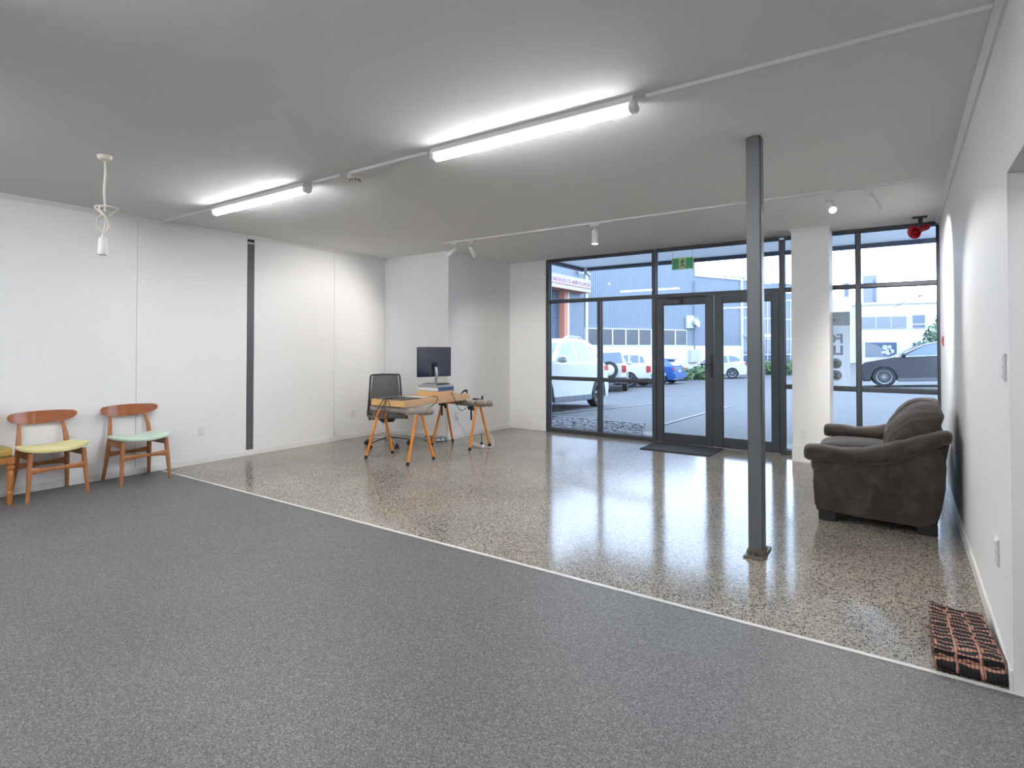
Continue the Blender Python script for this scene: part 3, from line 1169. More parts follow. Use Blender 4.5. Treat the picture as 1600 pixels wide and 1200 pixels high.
for idx, (yy, zz) in enumerate(cy):
    p0 = cy[max(0, idx - 1)]
    p1 = cy[min(len(cy) - 1, idx + 1)]
    dy, dz = p1[0] - p0[0], p1[1] - p0[1]
    ln = math.hypot(dy, dz) or 1
    ny, nz_ = -dz / ln, dy / ln
    rt, rb = [], []
    for k in range(nx + 1):
        u = k / nx
        x = .100 + (.232 - .03 * (yy - 2.98) / .5) * u + .006 * noise.noise(Vector((yy * 9, zz * 30, 1)))
        wob = .010 * noise.noise(Vector((x * 14, yy * 9, zz * 4))) * min(1, zz / .04)
        edge = -.05 * (1 - abs(u - .5) * 2) * (1 if yy > 3.47 else 0)
        for lst, sg in ((rt, 1), (rb, -1)):
            lst.append(bm.verts.new((x, yy + edge + ny * th / 2 * sg, max(.001, zz + wob + nz_ * th / 2 * sg))))
    rows_top.append(rt)
    rows_bot.append(rb)


def rq(vs, uvs):
    f = bm.faces.new(vs)
    for lp, uv in zip(f.loops, uvs):
        lp[uvl].uv = uv


for i in range(len(cy) - 1):
    for k in range(nx):
        u0, u1, v0, v1 = .21 * k / nx, .21 * (k + 1) / nx, lens_[i], lens_[i + 1]
        uv = [(u0, v0), (u1, v0), (u1, v1), (u0, v1)]
        rq((rows_top[i][k], rows_top[i][k + 1], rows_top[i + 1][k + 1], rows_top[i + 1][k]), uv)
        rq((rows_bot[i][k], rows_bot[i + 1][k], rows_bot[i + 1][k + 1], rows_bot[i][k + 1]), [uv[0], uv[3], uv[2], uv[1]])
    for k in (0, nx):
        uv = [(0, lens_[i]), (.025, lens_[i]), (.025, lens_[i + 1]), (0, lens_[i + 1])]
        rq((rows_top[i][k], rows_bot[i][k], rows_bot[i + 1][k], rows_top[i + 1][k]), uv)
for i in (0, len(cy) - 1):
    for k in range(nx):
        rq((rows_top[i][k], rows_top[i][k + 1], rows_bot[i][k + 1], rows_bot[i][k]), [(0.21 * k / nx, 0), (.21 * (k + 1) / nx, 0), (.21 * (k + 1) / nx, .02), (.21 * k / nx, .02)])
rug = obj('rug', bm, M['rug'], t, world=True, smooth=60)
rug.name = 'woven_cloth'

finish(obj('door_mat', bx(-2.83, -1.93, 7.07, 7.69, 0, .012, .004), M['mat'], None, world=True, loc=(-2.38, 7.38, 0)),
       'dark grey rectangular door mat on the polished floor inside the glass doors', 'door mat')

# ================================================================== TRESTLE DESK
DX0, DX1, DY0, DY1, DZ0, DZ1 = -5.355, -4.785, 4.765, 5.985, .625, .70
desk = thing('desk', 'thick pale pine slab desk resting on the two orange trestles', 'desk', ((DX0 + DX1) / 2, (DY0 + DY1) / 2, DZ0))
obj('slab', bx(DX0, DX1, DY0 + .004, DY1, DZ0, DZ1, .004, 2), M['pine'], desk, world=True)
obj('end_lipping', bx(DX0, DX1, DY0, DY0 + .0045, DZ0 + .001, DZ1 - .001, .001, 1), M['pine_end'], desk, world=True)


def trestle(label, y, x0, x1, wrap_l, wrap_r):
    t = thing('trestle', label, 'trestle', ((x0 + x1) / 2, y, 0))
    zt = .570
    bm = new()
    box(bm, x0 - .10, x1 + .09, y - .018, y + .018, zt - .012, zt + .022, .005)
    obj('beam', bm, M['orange'], t, world=True)
    for x in (x0, x1):
        bm = new()
        sg = -1 if x == x0 else 1
        pts = [(x + sg * .03, y - .215, .012), (x + sg * .005, y - .06, .50), (x, y - .045, .545), (x, y - .02, .572), (x, y + .02, .572), (x, y + .045, .545), (x + sg * .005, y + .06, .50), (x + sg * .03, y + .215, .012)]
        tube(bm, pts, .0165, 12)
        lg = obj('leg_frame', bm, M['orange'], t, world=True)
        for yy in (y - .218, y + .218):
            bm = new()
            tube(bm, [(x + sg * .031, yy, 0), (x + sg * .029, yy - math.copysign(.012, yy - y), .038)], .0185, 12)
            obj('foot_cap', bm, M['rubber'], lg, world=True)
    # padding wound around the beam
    bm = new()
    n = 34
    pts, rr = [], []
    for k in range(n + 1):
        xx = wrap_l + (wrap_r - wrap_l) * k / n
        pts.append((xx, y + .004 * sin(k * 1.7), zt + .010 + .003 * sin(k * 2.3)))
        rr.append(.035 * (1 + .10 * sin(k * 1.3) + .06 * sin(k * 3.1)))
    rr[0] *= .8
    tube(bm, pts, rr, 14, sq=(1.05, 1))
    obj('padding', bm, M['felt'], t, world=True, smooth=60)
    # loose knotted end of the padding
    bm = new()
    pts = [(wrap_r - .11, y - .03, zt + .012), (wrap_r - .08, y - .035, zt + .03), (wrap_r - .03, y - .015, zt + .03), (wrap_r + .03, y, zt + .015), (wrap_r + .085, y - .01, zt + .03), (wrap_r + .115, y - .02, zt + .012)]
    tube(bm, pts, [.03, .060, .046, .030, .052, .026], 14, sq=(1, .85))
    for v in bm.verts:
        v.co += noise.noise_vector(v.co * 18) * .018
    obj('padding_knot', bm, M['felt'], t, world=True, smooth=70)
    return t


trestle('orange steel trestle with padded beam under the near end of the desk', 4.825, -5.245, -4.615, -5.42, -4.52)
trestle('orange steel trestle with padded beam under the far end of the desk', 5.935, -5.205, -4.615, -5.00, -4.50)


def clamp(label, x, y, z):
    t = thing('bar_clamp', label, 'clamp', (x, y, z))
    bm = new()
    box(bm, x - .012, x + .012, y - .006, y + .006, z - .16, z + .03, .002, 1)
    obj('bar', bm, M['black'], t, world=True)
    bm = new()
    box(bm, x - .05, x + .035, y - .018, y + .018, z - .03, z + .022, .008)
    obj('jaw', bm, M['black'], t, world=True)
    bm = new()
    tube(bm, [(x + .03, y, z - .005), (x + .06, y, z - .03), (x + .065, y, z - .06)], .015, 10)
    obj('grip', bm, M['black'], t, world=True)
    return t


clamp('small black bar clamp hanging under the middle of the desk', -4.97, 5.62, .595)
clamp('black bar clamp gripping the far trestle below the desk end', -4.69, 5.885, .53)
t = thing('hand_tool', 'small black hand tool lying on the padded end of the far trestle', 'tool', (-4.60, 5.93, .625))
bm = new()
box(bm, -4.70, -4.545, 5.915, 5.955, .632, .652, .006)
obj('body', bm, M['black'], t, world=True)
bm = new()
box(bm, -4.553, -4.538, 5.92, 5.95, .63, .69, .003, 1)
obj('lever', bm, M['black'], t, world=True)
t = thing('desk_gadget', 'tiny curved black gadget standing on the far end of the desk', 'gadget', (-4.86, 5.94, DZ1))
bm = new()
tube(bm, [(-4.90, 5.93, DZ1 + .006), (-4.87, 5.935, DZ1 + .03), (-4.83, 5.94, DZ1 + .05), (-4.81, 5.945, DZ1 + .045), (-4.81, 5.945, DZ1 + .006)], [.006, .012, .016, .014, .008], 10)
obj('shell', bm, M['black'], t, world=True)

# things on the desk
finish(obj('desk_pad', bx(-5.30, -4.86, 4.80, 5.12, DZ1, DZ1 + .010, .003), M['mesh'], None, world=True, loc=(-5.08, 4.96, DZ1)),
       'flat dark grey sleeve lying on the near end of the desk', 'sleeve')
finish(obj('paper_sheet', bx(-5.22, -4.93, 5.13, 5.34, DZ1, DZ1 + .004), M['paper'], None, world=True, loc=(-5.08, 5.24, DZ1)),
       'white paper pad on the desk between the sleeve and the wooden box', 'paper')
BXa, BXb, BYa, BYb = -5.20, -4.84, 5.40, 5.72
t = thing('wooden_box', 'shallow pine box on the desk carrying laptop, book and monitor', 'box', ((BXa + BXb) / 2, (BYa + BYb) / 2, DZ1))
obj('front_board', bx(BXa, BXb, BYa, BYa + .012, DZ1, DZ1 + .06, .001, 1), M['pine_end'], t, world=True)
obj('back_board', bx(BXa, BXb, BYb - .012, BYb, DZ1, DZ1 + .06, .001, 1), M['pine_end'], t, world=True)
obj('side_board', bx(BXa, BXa + .012, BYa + .012, BYb - .012, DZ1, DZ1 + .06), M['pine_end'], t, world=True)
obj('side_board', bx(BXb - .012, BXb, BYa + .012, BYb - .012, DZ1, DZ1 + .06), M['pine'], t, world=True)
obj('lid', bx(BXa, BXb, BYa, BYb, DZ1 + .06, DZ1 + .068, .001, 1), M['pine'], t, world=True)
zb = DZ1 + .068


def book(name, label, cat, dx, dy, h, m, leaf=None):
    global zb
    t = thing(name, label, cat, ((BXa + BXb) / 2, (BYa + BYb) / 2, zb))
    if leaf:
        obj('cover', bx(BXa + dx, BXb - dx, BYa + dy, BYb - dy, zb, zb + .004, .001, 1), m, t, world=True)
        obj('spine', bx(BXb - dx - .004, BXb - dx, BYa + dy, BYb - dy, zb + .004, zb + h - .004), m, t, world=True)
        obj('pages', bx(BXa + dx + .006, BXb - dx - .006, BYa + dy + .005, BYb - dy - .004, zb + .004, zb + h - .004), leaf, t, world=True)
        obj('cover', bx(BXa + dx, BXb - dx, BYa + dy, BYb - dy, zb + h - .004, zb + h, .001, 1), m, t, world=True)
    else:
        obj('base', bx(BXa + dx, BXb - dx, BYa + dy, BYb - dy, zb, zb + h * .55, .003, 1), m, t, world=True)
        obj('lid', bx(BXa + dx, BXb - dx, BYa + dy, BYb - dy, zb + h * .6, zb + h, .003, 1), m, t, world=True)
    zb += h


book('book', 'thick navy book lying on the pine box below the laptop', 'book', .004, .01, .050, M['bookblue'], M['paper'])
book('laptop', 'closed silver laptop in the stack under the monitor foot', 'laptop', .002, .015, .026, M['booksilver'])
book('book', 'thin black book on top of the stack under the monitor foot', 'book', .05, .04, .016, M['black'], M['paper'])

mc = Vector((-5.02, 5.56, 0))
t = thing('monitor', 'dark glossy flat monitor on a slim grey neck, standing on the desk stack', 'monitor', (mc.x, mc.y, zb), R(-18))
obj('foot', bx(-.075, .075, -.10, .10, 0, .008, .003), M['alu'], t)
bm = new()
tube(bm, [(0, 0, .006), (.006, 0, .06), (.02, 0, .12), (.004, 0, .20), (-.02, 0, .235)], [.026, .021, .018, .018, .016], 12, sq=(1, .55))
obj('neck', bm, M['alu'], t)
bm = new()
lathe(bm, [(0, 0), (.034, 0), (.034, .03), (.028, .036), (0, .036)], 20, align((-.03, 0, .235), (1, 0, 0)))
obj('pivot', bm, M['black'], t)
pw, z0m, z1m = .250, .085, .468
obj('back_cover', bx(-.048, -.030, -pw, pw, z0m, z1m, .006), M['screen'], t)
obj('bezel', bx(-.056, -.047, -pw - .003, pw + .003, z0m - .003, z1m + .003, .003, 1), M['black'], t)
obj('screen', bx(-.0575, -.0555, -pw + .01, pw - .01, z0m + .01, z1m - .01), M['screen'], t)


def cable(name, label, pts, r, m, cat='cable'):
    P = [Vector(p) for p in pts]
    sm = []
    for i in range(len(P) - 1):
        p0, p1, p2, p3 = P[max(0, i - 1)], P[i], P[i + 1], P[min(len(P) - 1, i + 2)]
        for s in range(5):
            u = s / 5
            sm.append(.5 * ((2 * p1) + (p2 - p0) * u + (2 * p0 - 5 * p1 + 4 * p2 - p3) * u * u + (3 * p1 - p0 - 3 * p2 + p3) * u ** 3))
    sm.append(P[-1])
    bm = new()
    tube(bm, sm, r, 6)
    return finish(obj(name, bm, m, None, world=True, loc=tuple(P[0])), label, cat)


e = DY0 - .006
cable('power_cable', 'black cable looped over the near end of the pine desk',
      [(-5.02, 5.0, DZ1 + .014), (-5.10, 4.86, DZ1 + .016), (-5.13, DY0, DZ1 + .008), (-5.20, e - .006, .62), (-5.22, e - .05, .52), (-5.17, e - .055, .50), (-5.12, e - .05, .56), (-5.115, e, .68), (-5.11, e + .01, DZ1 + .010),
       (-5.09, e - .003, .68), (-5.09, e - .05, .52), (-5.07, e - .055, .42)], .0045, M['black'])
cable('power_cable', 'thin black cable dropping from the near desk end into a loop',
      [(-5.06, 4.84, DZ1 + .014), (-5.075, DY0, DZ1 + .008), (-5.03, e - .004, .66), (-4.99, e - .05, .56), (-5.02, e - .055, .50), (-5.08, e - .06, .485), (-5.17, e - .055, .53)], .004, M['black'])
cable('power_cable', 'black cable hanging off the long desk side to the near trestle padding',
      [(-4.90, 5.36, DZ1 + .008), (-4.80, 5.33, DZ1 + .010), (-4.772, 5.31, .66), (-4.765, 5.18, .60), (-4.76, 5.02, .565), (-4.755, 4.89, .56)], .0045, M['black'])
cable('power_cable', 'black cable sagging from the desk side to the far trestle clamp',
      [(-4.86, 5.66, DZ1 + .05), (-4.80, 5.64, DZ1 + .012), (-4.772, 5.64, .66), (-4.755, 5.70, .54), (-4.75, 5.76, .50), (-4.74, 5.82, .52), (-4.715, 5.86, .56)], .0045, M['black'])
cable('mains_cable', 'thin dark cable falling from the far trestle towards the floor',
      [(-4.64, 5.91, .54), (-4.66, 5.93, .40), (-4.70, 5.94, .22), (-4.71, 5.95, .15)], .0035, M['black'])
t = thing('power_strip', 'white power strip on the floor under the far trestle', 'power strip', (-4.69, 6.02, 0), R(-20))
obj('case', bx(-.15, .15, -.027, .027, 0, .038, .008), M['plastic'], t)
for k in range(4):
    obj('socket', bx(-.125 + k * .066, -.075 + k * .066, -.019, .019, .037, .040, .001, 1), M['plastic_grey'], t)
bm = new()
box(bm, .085, .115, -.016, .016, .039, .075, .006)
tube(bm, [(.10, 0, .07), (.105, 0, .12), (.098, 0, .17), (.07, 0, .185)], .005, 6)
obj('plug', bm, M['black'], t)
cable('mains_cable', 'white power strip lead curling round a trestle foot',
      [(-4.56, 5.975, .02), (-4.50, 6.0, .012), (-4.47, 6.07, .02), (-4.51, 6.12, .10), (-4.58, 6.10, .22), (-4.60, 6.02, .30)], .0045, M['plastic'])
cable('mains_cable', 'grey lead sagging from the return wall socket towards the trestle',
      [(XRet + .015, 6.36, .31), (XRet + .05, 6.33, .30), (-5.20, 6.25, .24), (-5.06, 6.18, .17), (-4.95, 6.10, .07), (-4.85, 6.07, .022)], .004, M['plastic_grey'])
t = thing('plug', 'white plug in the socket on the return wall', 'plug', (XRet, 6.36, .31))
obj('plug_body', bx(XRet + .009, XRet + .045, 6.342, 6.378, .292, .328, .006), M['plastic'], t, world=True)


def bowl(label, x, y, r, h):
    t = thing('steel_bowl', label, 'bowl', (x, y, 0))
    bm = new()
    lathe(bm, [(0, 0), (r, 0), (r * .98, .006), (r * .86, h * .8), (r * .88, h), (r * .80, h), (r * .74, .012), (0, .010)], 28)
    obj('bowl', bm, M['chrome'], t).name = 'shell'
    bm = new()
    lathe(bm, [(r * 1.0, 0), (r * 1.03, 0), (r * 1.03, .010), (r * .99, .010)], 28, None, False)
    obj('rubber_ring', bm, M['rubber'], t)


bowl('larger steel pet bowl on the floor at the return wall corner', -5.425, 6.07, .085, .055)
bowl('smaller steel pet bowl on the floor nearer the left wall', -5.61, 6.07, .075, .05)

# ================================================================== OFFICE CHAIR
t = thing('office_chair', 'charcoal mesh office chair on a chrome star base behind the desk', 'office chair', (-5.72, 5.36, 0), R(-38))
# seat and back are one ribbon of mesh: profile in (x forward, z up)
ribbon = [(.235, .395), (.22, .415), (.15, .420), (.05, .408), (-.05, .398), (-.13, .400), (-.185, .425), (-.215, .48), (-.225, .56), (-.222, .66), (-.232, .78), (-.252, .90), (-.262, .945)]


def sheet(pts, hw, th):
    bm = new()
    rows = []
    for i, (x, z) in enumerate(pts):
        a, b = pts[max(0, i - 1)], pts[min(len(pts) - 1, i + 1)]
        dx, dz = b[0] - a[0], b[1] - a[1]
        l = math.hypot(dx, dz)
        nx_, nz_ = -dz / l, dx / l
        w = hw(i)
        row = []
        for k in range(9):
            v = -1 + k / 4
            cup = .018 * v * v
            row.append((bm.verts.new((x - nx_ * (cup - 0) * -1, v * w, z + nz_ * cup)), bm.verts.new((x + nx_ * cup - nx_ * th, v * w, z + nz_ * cup - nz_ * th))))
        rows.append(row)
    for r0, r1 in zip(rows, rows[1:]):
        for k in range(8):
            for s in (0, 1):
                bm.faces.new((r0[k][s], r0[k + 1][s], r1[k + 1][s], r1[k][s]))
        for k in (0, 8):
            bm.faces.new((r0[k][0], r0[k][1], r1[k][1], r1[k][0]))
    for r0 in (rows[0], rows[-1]):
        for k in range(8):
            bm.faces.new((r0[k][0], r0[k + 1][0], r0[k + 1][1], r0[k][1]))
    return bm


obj('seat', sheet(ribbon[:7], lambda i: .235, .012), M['mesh'], t, smooth=60)
obj('backrest', sheet(ribbon[6:], lambda i: .235 - .012 * i, .010), M['mesh'], t, smooth=60)
for s in (-1, 1):
    bm = new()
    tube(bm, [(x, s * (.24 - (.008 * max(0, i - 6))), z - .005) for i, (x, z) in enumerate(ribbon)], .013, 8)
    obj('side_rib', bm, M['black'], t)
bm = new()
tube(bm, [(-.262, -.19, .945), (-.255, 0, .952), (-.262, .19, .945)], .011, 8)
obj('top_rail', bm, M['black'], t)
bm = new()
box(bm, -.16, .14, -.10, .10, .335, .392, .02)
for s in (-1, 1):
    tube(bm, [(-.05, s * .07, .36), (-.14, s * .16, .385), (-.20, s * .235, .44)], .018, 8)
obj('tilt_mechanism', bm, M['black'], t)
bm = new()
lathe(bm, [(0, .06), (.030, .06), (.030, .19), (.022, .19), (.022, .25), (.015, .25), (.015, .34), (0, .34)], 16)
obj('gas_lift', bm, M['chrome'], t)
for k in range(5):
    a = 2 * pi * k / 5 + .35
    bm = new()
    tube(bm, [(.02 * cos(a), .02 * sin(a), .115), (.16 * cos(a), .16 * sin(a), .105), (.30 * cos(a), .30 * sin(a), .075)], [.026, .019, .013], 8, sq=(1, .7))
    lg = obj('base_arm', bm, M['chrome'], t)
    bm = new()
    cxx, cyy = .30 * cos(a), .30 * sin(a)
    mx = align((cxx, cyy, .03), (cos(a + 1.2), sin(a + 1.2), 0))
    for off in (-.024, .006):
        lathe(bm, [(0, off), (.030, off), (.030, off + .018), (0, off + .018)], 16, mx)
    tube(bm, [(cxx, cyy, .03), (cxx, cyy, .075)], .008, 6)
    obj('caster', bm, M['black'], lg)

# ================================================================== OUTSIDE
M['asphalt'] = speckle_mat('grey_asphalt', rgb(60, 59, 60), rgb(46, 46, 47), rgb(78, 77, 78), .02, .7, patch=.10)
M['line'] = mat('white_road_paint', rgb(112, 112, 112), .7, var=.1, scale=8)
M['apron'] = mat('pale_concrete', rgb(125, 123, 119), .8, var=.06, scale=3)
M['clad'] = mat('blue_grey_cladding', rgb(106, 115, 126), .5, var=.03, scale=1.5)
M['block'] = mat('white_block_wall', rgb(192, 189, 184), .8, var=.03, scale=1)
M['darkpane'] = mat('dark_window_glass', rgb(40, 46, 56), .25, 0, coat=.3)
M['bluepane'] = mat('blue_window_glass', rgb(74, 88, 108), .06, 0, coat=.3)
M['palepane'] = mat('pale_window_glass', rgb(116, 120, 126), .12)
M['white_alu'] = mat('white_metal', rgb(186, 186, 187), .45)
M['roller'] = mat('blue_roller_door', rgb(84, 98, 116), .5)
M['door_orange'] = mat('orange_door_post', rgb(176, 116, 92), .6)
M['sign_white'] = mat('sign_white', rgb(160, 160, 162), .5)
M['sign_red'] = mat('sign_red', rgb(150, 84, 90), .5)
M['soffit'] = mat('soffit_paint', rgb(230, 230, 230), .7)
M['soffit'].node_tree.nodes['Principled BSDF'].inputs['Transmission Weight'].default_value = 0.0
def sheet_mat():
    m = bpy.data.materials.new('brightened_soffit_sheet')
    m.use_nodes = True
    nt = m.node_tree
    b = nt.nodes['Principled BSDF']
    b.inputs['Base Color'].default_value = (.62, .63, .65, 1)
    b.inputs['Roughness'].default_value = .6
    tr = nt.nodes.new('ShaderNodeBsdfTranslucent')  # translucency added so daylight from above brightens the soffit
    tr.inputs[0].default_value = (.42, .44, .46, 1)
    mx = nt.nodes.new('ShaderNodeMixShader')
    mx.inputs[0].default_value = .16
    nt.links.new(b.outputs[0], mx.inputs[1])
    nt.links.new(tr.outputs[0], mx.inputs[2])
    nt.links.new(mx.outputs[0], nt.nodes['Material Output'].inputs[0])
    return m


M['soffit'] = sheet_mat()
M['fascia'] = mat('navy_fascia', rgb(48, 54, 66), .5)
M['stone'] = mat('grey_river_stone', rgb(98, 98, 99), .6, var=.3, scale=7)
M['leaf'] = mat('green_leaves', rgb(70, 96, 54), .6, var=.3, scale=3)
M['leaf2'] = mat('grey_green_leaves', rgb(78, 102, 80), .6, var=.3, scale=2)
M['bark'] = mat('bark', rgb(92, 78, 66), .9, var=.2)
M['tyre'] = mat('tyre_rubber', rgb(30, 31, 34), .8)
M['carglass'] = mat('tinted_car_glass', rgb(70, 88, 104), .05, 0, coat=.5)
M['white_car'] = mat('white_car_paint', rgb(184, 183, 180), .3, coat=.6)
M['blue_car'] = mat('blue_car_paint', rgb(22, 74, 140), .3, coat=.6)
M['navy_car'] = mat('dark_slate_car_paint', rgb(20, 22, 32), .4, coat=.15)
M['tail'] = mat('red_lamp', rgb(160, 40, 42), .3)
M['headlamp'] = mat('clear_lamp', rgb(226, 230, 236), .15)
M['rim'] = mat('wheel_alloy', rgb(120, 122, 126), .4, .4)
M['cladblack'] = mat('grey_body_moulding', rgb(80, 84, 90), .6)


def gz(x, y):
    t = min(1, max(0, (y - 9) / 8))
    return -.04 + t * (-.016 * (min(y, 40) - 9) + .05 * (max(-20, min(x, 6)) + 3))


def gpt(x, y, dz=0.0):
    return Vector((x, y, gz(x, y) + dz))


def gmat(x, y, heading):
    """matrix standing on the sloping ground, +x along heading (x, y)"""
    n = Vector((-(gz(x + .5, y) - gz(x - .5, y)), -(gz(x, y + .5) - gz(x, y - .5)), 1)).normalized()
    f = Vector((heading[0], heading[1], 0))
    f = (f - n * f.dot(n)).normalized()
    l = n.cross(f)
    m = Matrix(((f.x, l.x, n.x, x), (f.y, l.y, n.y, y), (f.z, l.z, n.z, gz(x, y)), (0, 0, 0, 1)))
    return m


bm = new()
xs = [-60 + 1.5 * k for k in range(81)]
ys = [YW + .12] + [8.5 + 1.25 * k for k in range(85)]
g_ = [[bm.verts.new(gpt(x, y)) for x in xs] for y in ys]
for r0, r1 in zip(g_, g_[1:]):
    for k in range(len(xs) - 1):
        bm.faces.new((r0[k], r0[k + 1], r1[k + 1], r1[k]))
struct('ground_asphalt', bm, M['asphalt'])


def road_line(pts, w):
    bm = new()
    P = []
    for (a, b) in zip(pts, pts[1:]):
        n = max(1, int(math.dist(a, b) / .6))
        P += [(a[0] + (b[0] - a[0]) * k / n, a[1] + (b[1] - a[1]) * k / n) for k in range(n)]
    P.append(pts[-1])
    rows = []
    for i, q in enumerate(P):
        a, b = P[max(0, i - 1)], P[min(len(P) - 1, i + 1)]
        d = Vector((b[0] - a[0], b[1] - a[1])).normalized()
        s = Vector((-d.y, d.x)) * w / 2
        rows.append((bm.verts.new(gpt(q[0] + s.x, q[1] + s.y, .012)), bm.verts.new(gpt(q[0] - s.x, q[1] - s.y, .012))))
    for r0, r1 in zip(rows, rows[1:]):
        bm.faces.new((r0[0], r0[1], r1[1], r1[0]))
    o = struct('trim_line', bm, M['line'])
    o.name = 'road_marking'
    return o


road_line([(-5.96, 10.1), (-5.53, 12.7), (-5.3, 14.2)], .09)
road_line([(-3.47, 9.75), (-3.41, 12.2), (-3.38, 14.0)], .09)
for y in (27.6, 31.4, 34.2):
    road_line([(-11.4, y + .9), (-6.2, y - .9)], .12)
road_line([(-7.5, 20.4), (-5.0, 20.0)], .10)

# pebble bed with kerb, concrete apron at the door
t = thing('pebble_bed', 'bed of grey river stones with a timber edge outside the left window', 'pebble bed', (-4.6, 8.8, -.07))
bm = new()
rs = random.Random(3)
poly_ok = lambda x, y: y < 9.42 and x < -3.15 - (y - 8.0) * .40
for k in range(2400):
    x, y = rs.uniform(-6.2, -3.1), rs.uniform(7.9, 9.42)
    if not poly_ok(x, y):
        continue
    r = rs.uniform(.022, .045)
    m = Matrix.Translation((x, y, gz(x, y) + r * .35 + rs.uniform(0, .015))) @ Matrix.Rotation(rs.uniform(0, 6.3), 4, 'Z') @ Matrix.Rotation(rs.uniform(-.5, .5), 4, 'X') @ Matrix.Diagonal((r * 1.3, r, r * .6, 1))
    bmesh.ops.create_icosphere(bm, subdivisions=1, radius=1, matrix=m)
obj('stones', bm, M['stone'], t, world=True, kind='stuff', smooth=80)
obj('edging', bx(-6.3, -3.7, 9.43, 9.50, -.12, .0, .006), M['frame'], t, world=True)
struct('ground_apron', bx(-3.65, -.2, YW + .12, 8.75, -.10, -.025, .005), M['apron'])

# awning over the shopfront
t = thing('awning', 'pale soffit awning with a navy fascia over the shopfront', 'awning', (-2, 9, 3.0))
bm = new()
bm.faces.new([bm.verts.new(v) for v in ((-5.60, YW + .12, 3.0), (3.0, YW + .12, 3.0), (3.0, 10.85, 3.0), (-5.60, 10.85, 3.0))])
obj('roof_sheet', bm, M['soffit'], t, world=True)
obj('front_fascia', bx(-5.66, 3.0, 10.79, 10.90, 2.935, 3.2, .004, 1), M['fascia'], t, world=True)
obj('end_fascia', bx(-5.66, -5.56, YW + .12, 10.79, 2.935, 3.2, .004, 1), M['fascia'], t, world=True)
bm = new()
tube(bm, [(-5.48, 10.72, 2.995), (-5.48, 10.72, 2.88), (-5.50, 10.95, 2.86)], .035, 10)
obj('rainwater_outlet', bm, M['white_alu'], t, world=True)
# outer skin of our own building above the glazing, keeps the ceiling void dark
struct('wall_outside', bx(-12, 6, YW + .125, YW + .14, ZC + .001, 5.0), M['clad'])
struct('wall_outside_left', bx(-12, -4.66, YW + .14, YW + .18, -.2, ZC), M['clad'])
struct('roof', bx(-12, 6, YB - .2, YW + .14, ZC + .151, ZC + .2), M['clad'])

# window sign, seen from behind
sx0, sx1, sz0, sz1, sy = -1.06, -.500, .872, 1.752, YW + .066
t = thing('window_sign', 'grey and white lease sign on the glass beside the column, read from behind', 'sign', ((sx0 + sx1) / 2, sy, sz0))


def film(name, col, thru):
    m = mat(name, col, .5)
    nt = m.node_tree
    tr = nt.nodes.new('ShaderNodeBsdfTranslucent')
    tr.inputs[0].default_value = thru
    mx = nt.nodes.new('ShaderNodeMixShader')
    mx.inputs[0].default_value = .5
    nt.links.new(nt.nodes['Principled BSDF'].outputs[0], mx.inputs[1])
    nt.links.new(tr.outputs[0], mx.inputs[2])
    nt.links.new(mx.outputs[0], nt.nodes['Material Output'].inputs[0])
    return m


M['sign_face'] = film('sign_pale', rgb(215, 218, 222), rgb(222, 222, 222))
M['sign_head'] = film('sign_sage_grey', rgb(150, 155, 152), rgb(160, 160, 152))
M['sign_text'] = mat('sign_letter_grey', rgb(110, 116, 124), .5)
_nt = M['sign_text'].node_tree
_tr = _nt.nodes.new('ShaderNodeBsdfTransparent')
_mx = _nt.nodes.new('ShaderNodeMixShader')
_mx.inputs[0].default_value = .55
_nt.links.new(_nt.nodes['Principled BSDF'].outputs[0], _mx.inputs[1])
_nt.links.new(_tr.outputs[0], _mx.inputs[2])
_nt.links.new(_mx.outputs[0], _nt.nodes['Material Output'].inputs[0])


M['sign_lettering'] = mat('sign_white_lettering', rgb(214, 216, 220), .5)


def quad(x0, x1, z0, z1):
    bm = new()
    bm.faces.new([bm.verts.new(v) for v in ((x0, sy, z0), (x1, sy, z0), (x1, sy, z1), (x0, sy, z1))])
    return bm


obj('board', quad(sx0, sx1, sz0, 1.588), M['sign_face'], t, world=True, smooth=0)
obj('header', quad(sx0, sx1, 1.588, sz1), M['sign_head'], t, world=True, smooth=0)


def back_text(body, size, x_right, z, m, bold, nm, sp=1.0):
    bm = text_mesh(body, size, .002, bold, 'LEFT', sp)
    # text x runs to the right as read from outside, i.e. towards -x; z up; lies just inside the board
    mx = Matrix(((-1, 0, 0, x_right), (0, 0, 1, sy - .0012), (0, 1, 0, z), (0, 0, 0, 1)))
    bm.transform(mx)
    return obj(nm, bm, m, t, world=True, smooth=0)


back_text('JAMES', .066, sx1 - .075, 1.640, M['sign_lettering'], .001, 'header_lettering', 1.1)
back_text('FOR', .150, sx1 - .070, 1.383, M['sign_text'], .006, 'lettering')
back_text('LEASE', .150, sx1 - .070, 1.244, M['sign_text'], .006, 'lettering')
for zc in (1.137, .995):
    bm = new()
    lathe(bm, [(0, 0), (.062, 0), (.062, .002), (0, .002)], 28, align((sx1 - .15, sy - .002, zc), (0, 1, 0)))
    ph = obj('portrait_disc', bm, M['sign_text'], t, world=True, smooth=0)
    bm = new()
    lathe(bm, [(0, 0), (.019, 0), (.019, .001), (0, .001)], 18, align((sx1 - .15, sy - .0032, zc + .014), (0, 1, 0)))
    prism(bm, [(-.034, -.045), (.034, -.045), (.026, -.016), (0, -.008), (-.026, -.016)], lambda u, v: Vector((sx1 - .15 + u, sy - .0032, zc + v)), lambda u, v: Vector((sx1 - .15 + u, sy - .0022, zc + v)))
    obj('portrait_figure', bm, M['sign_head'], ph, world=True, smooth=0)

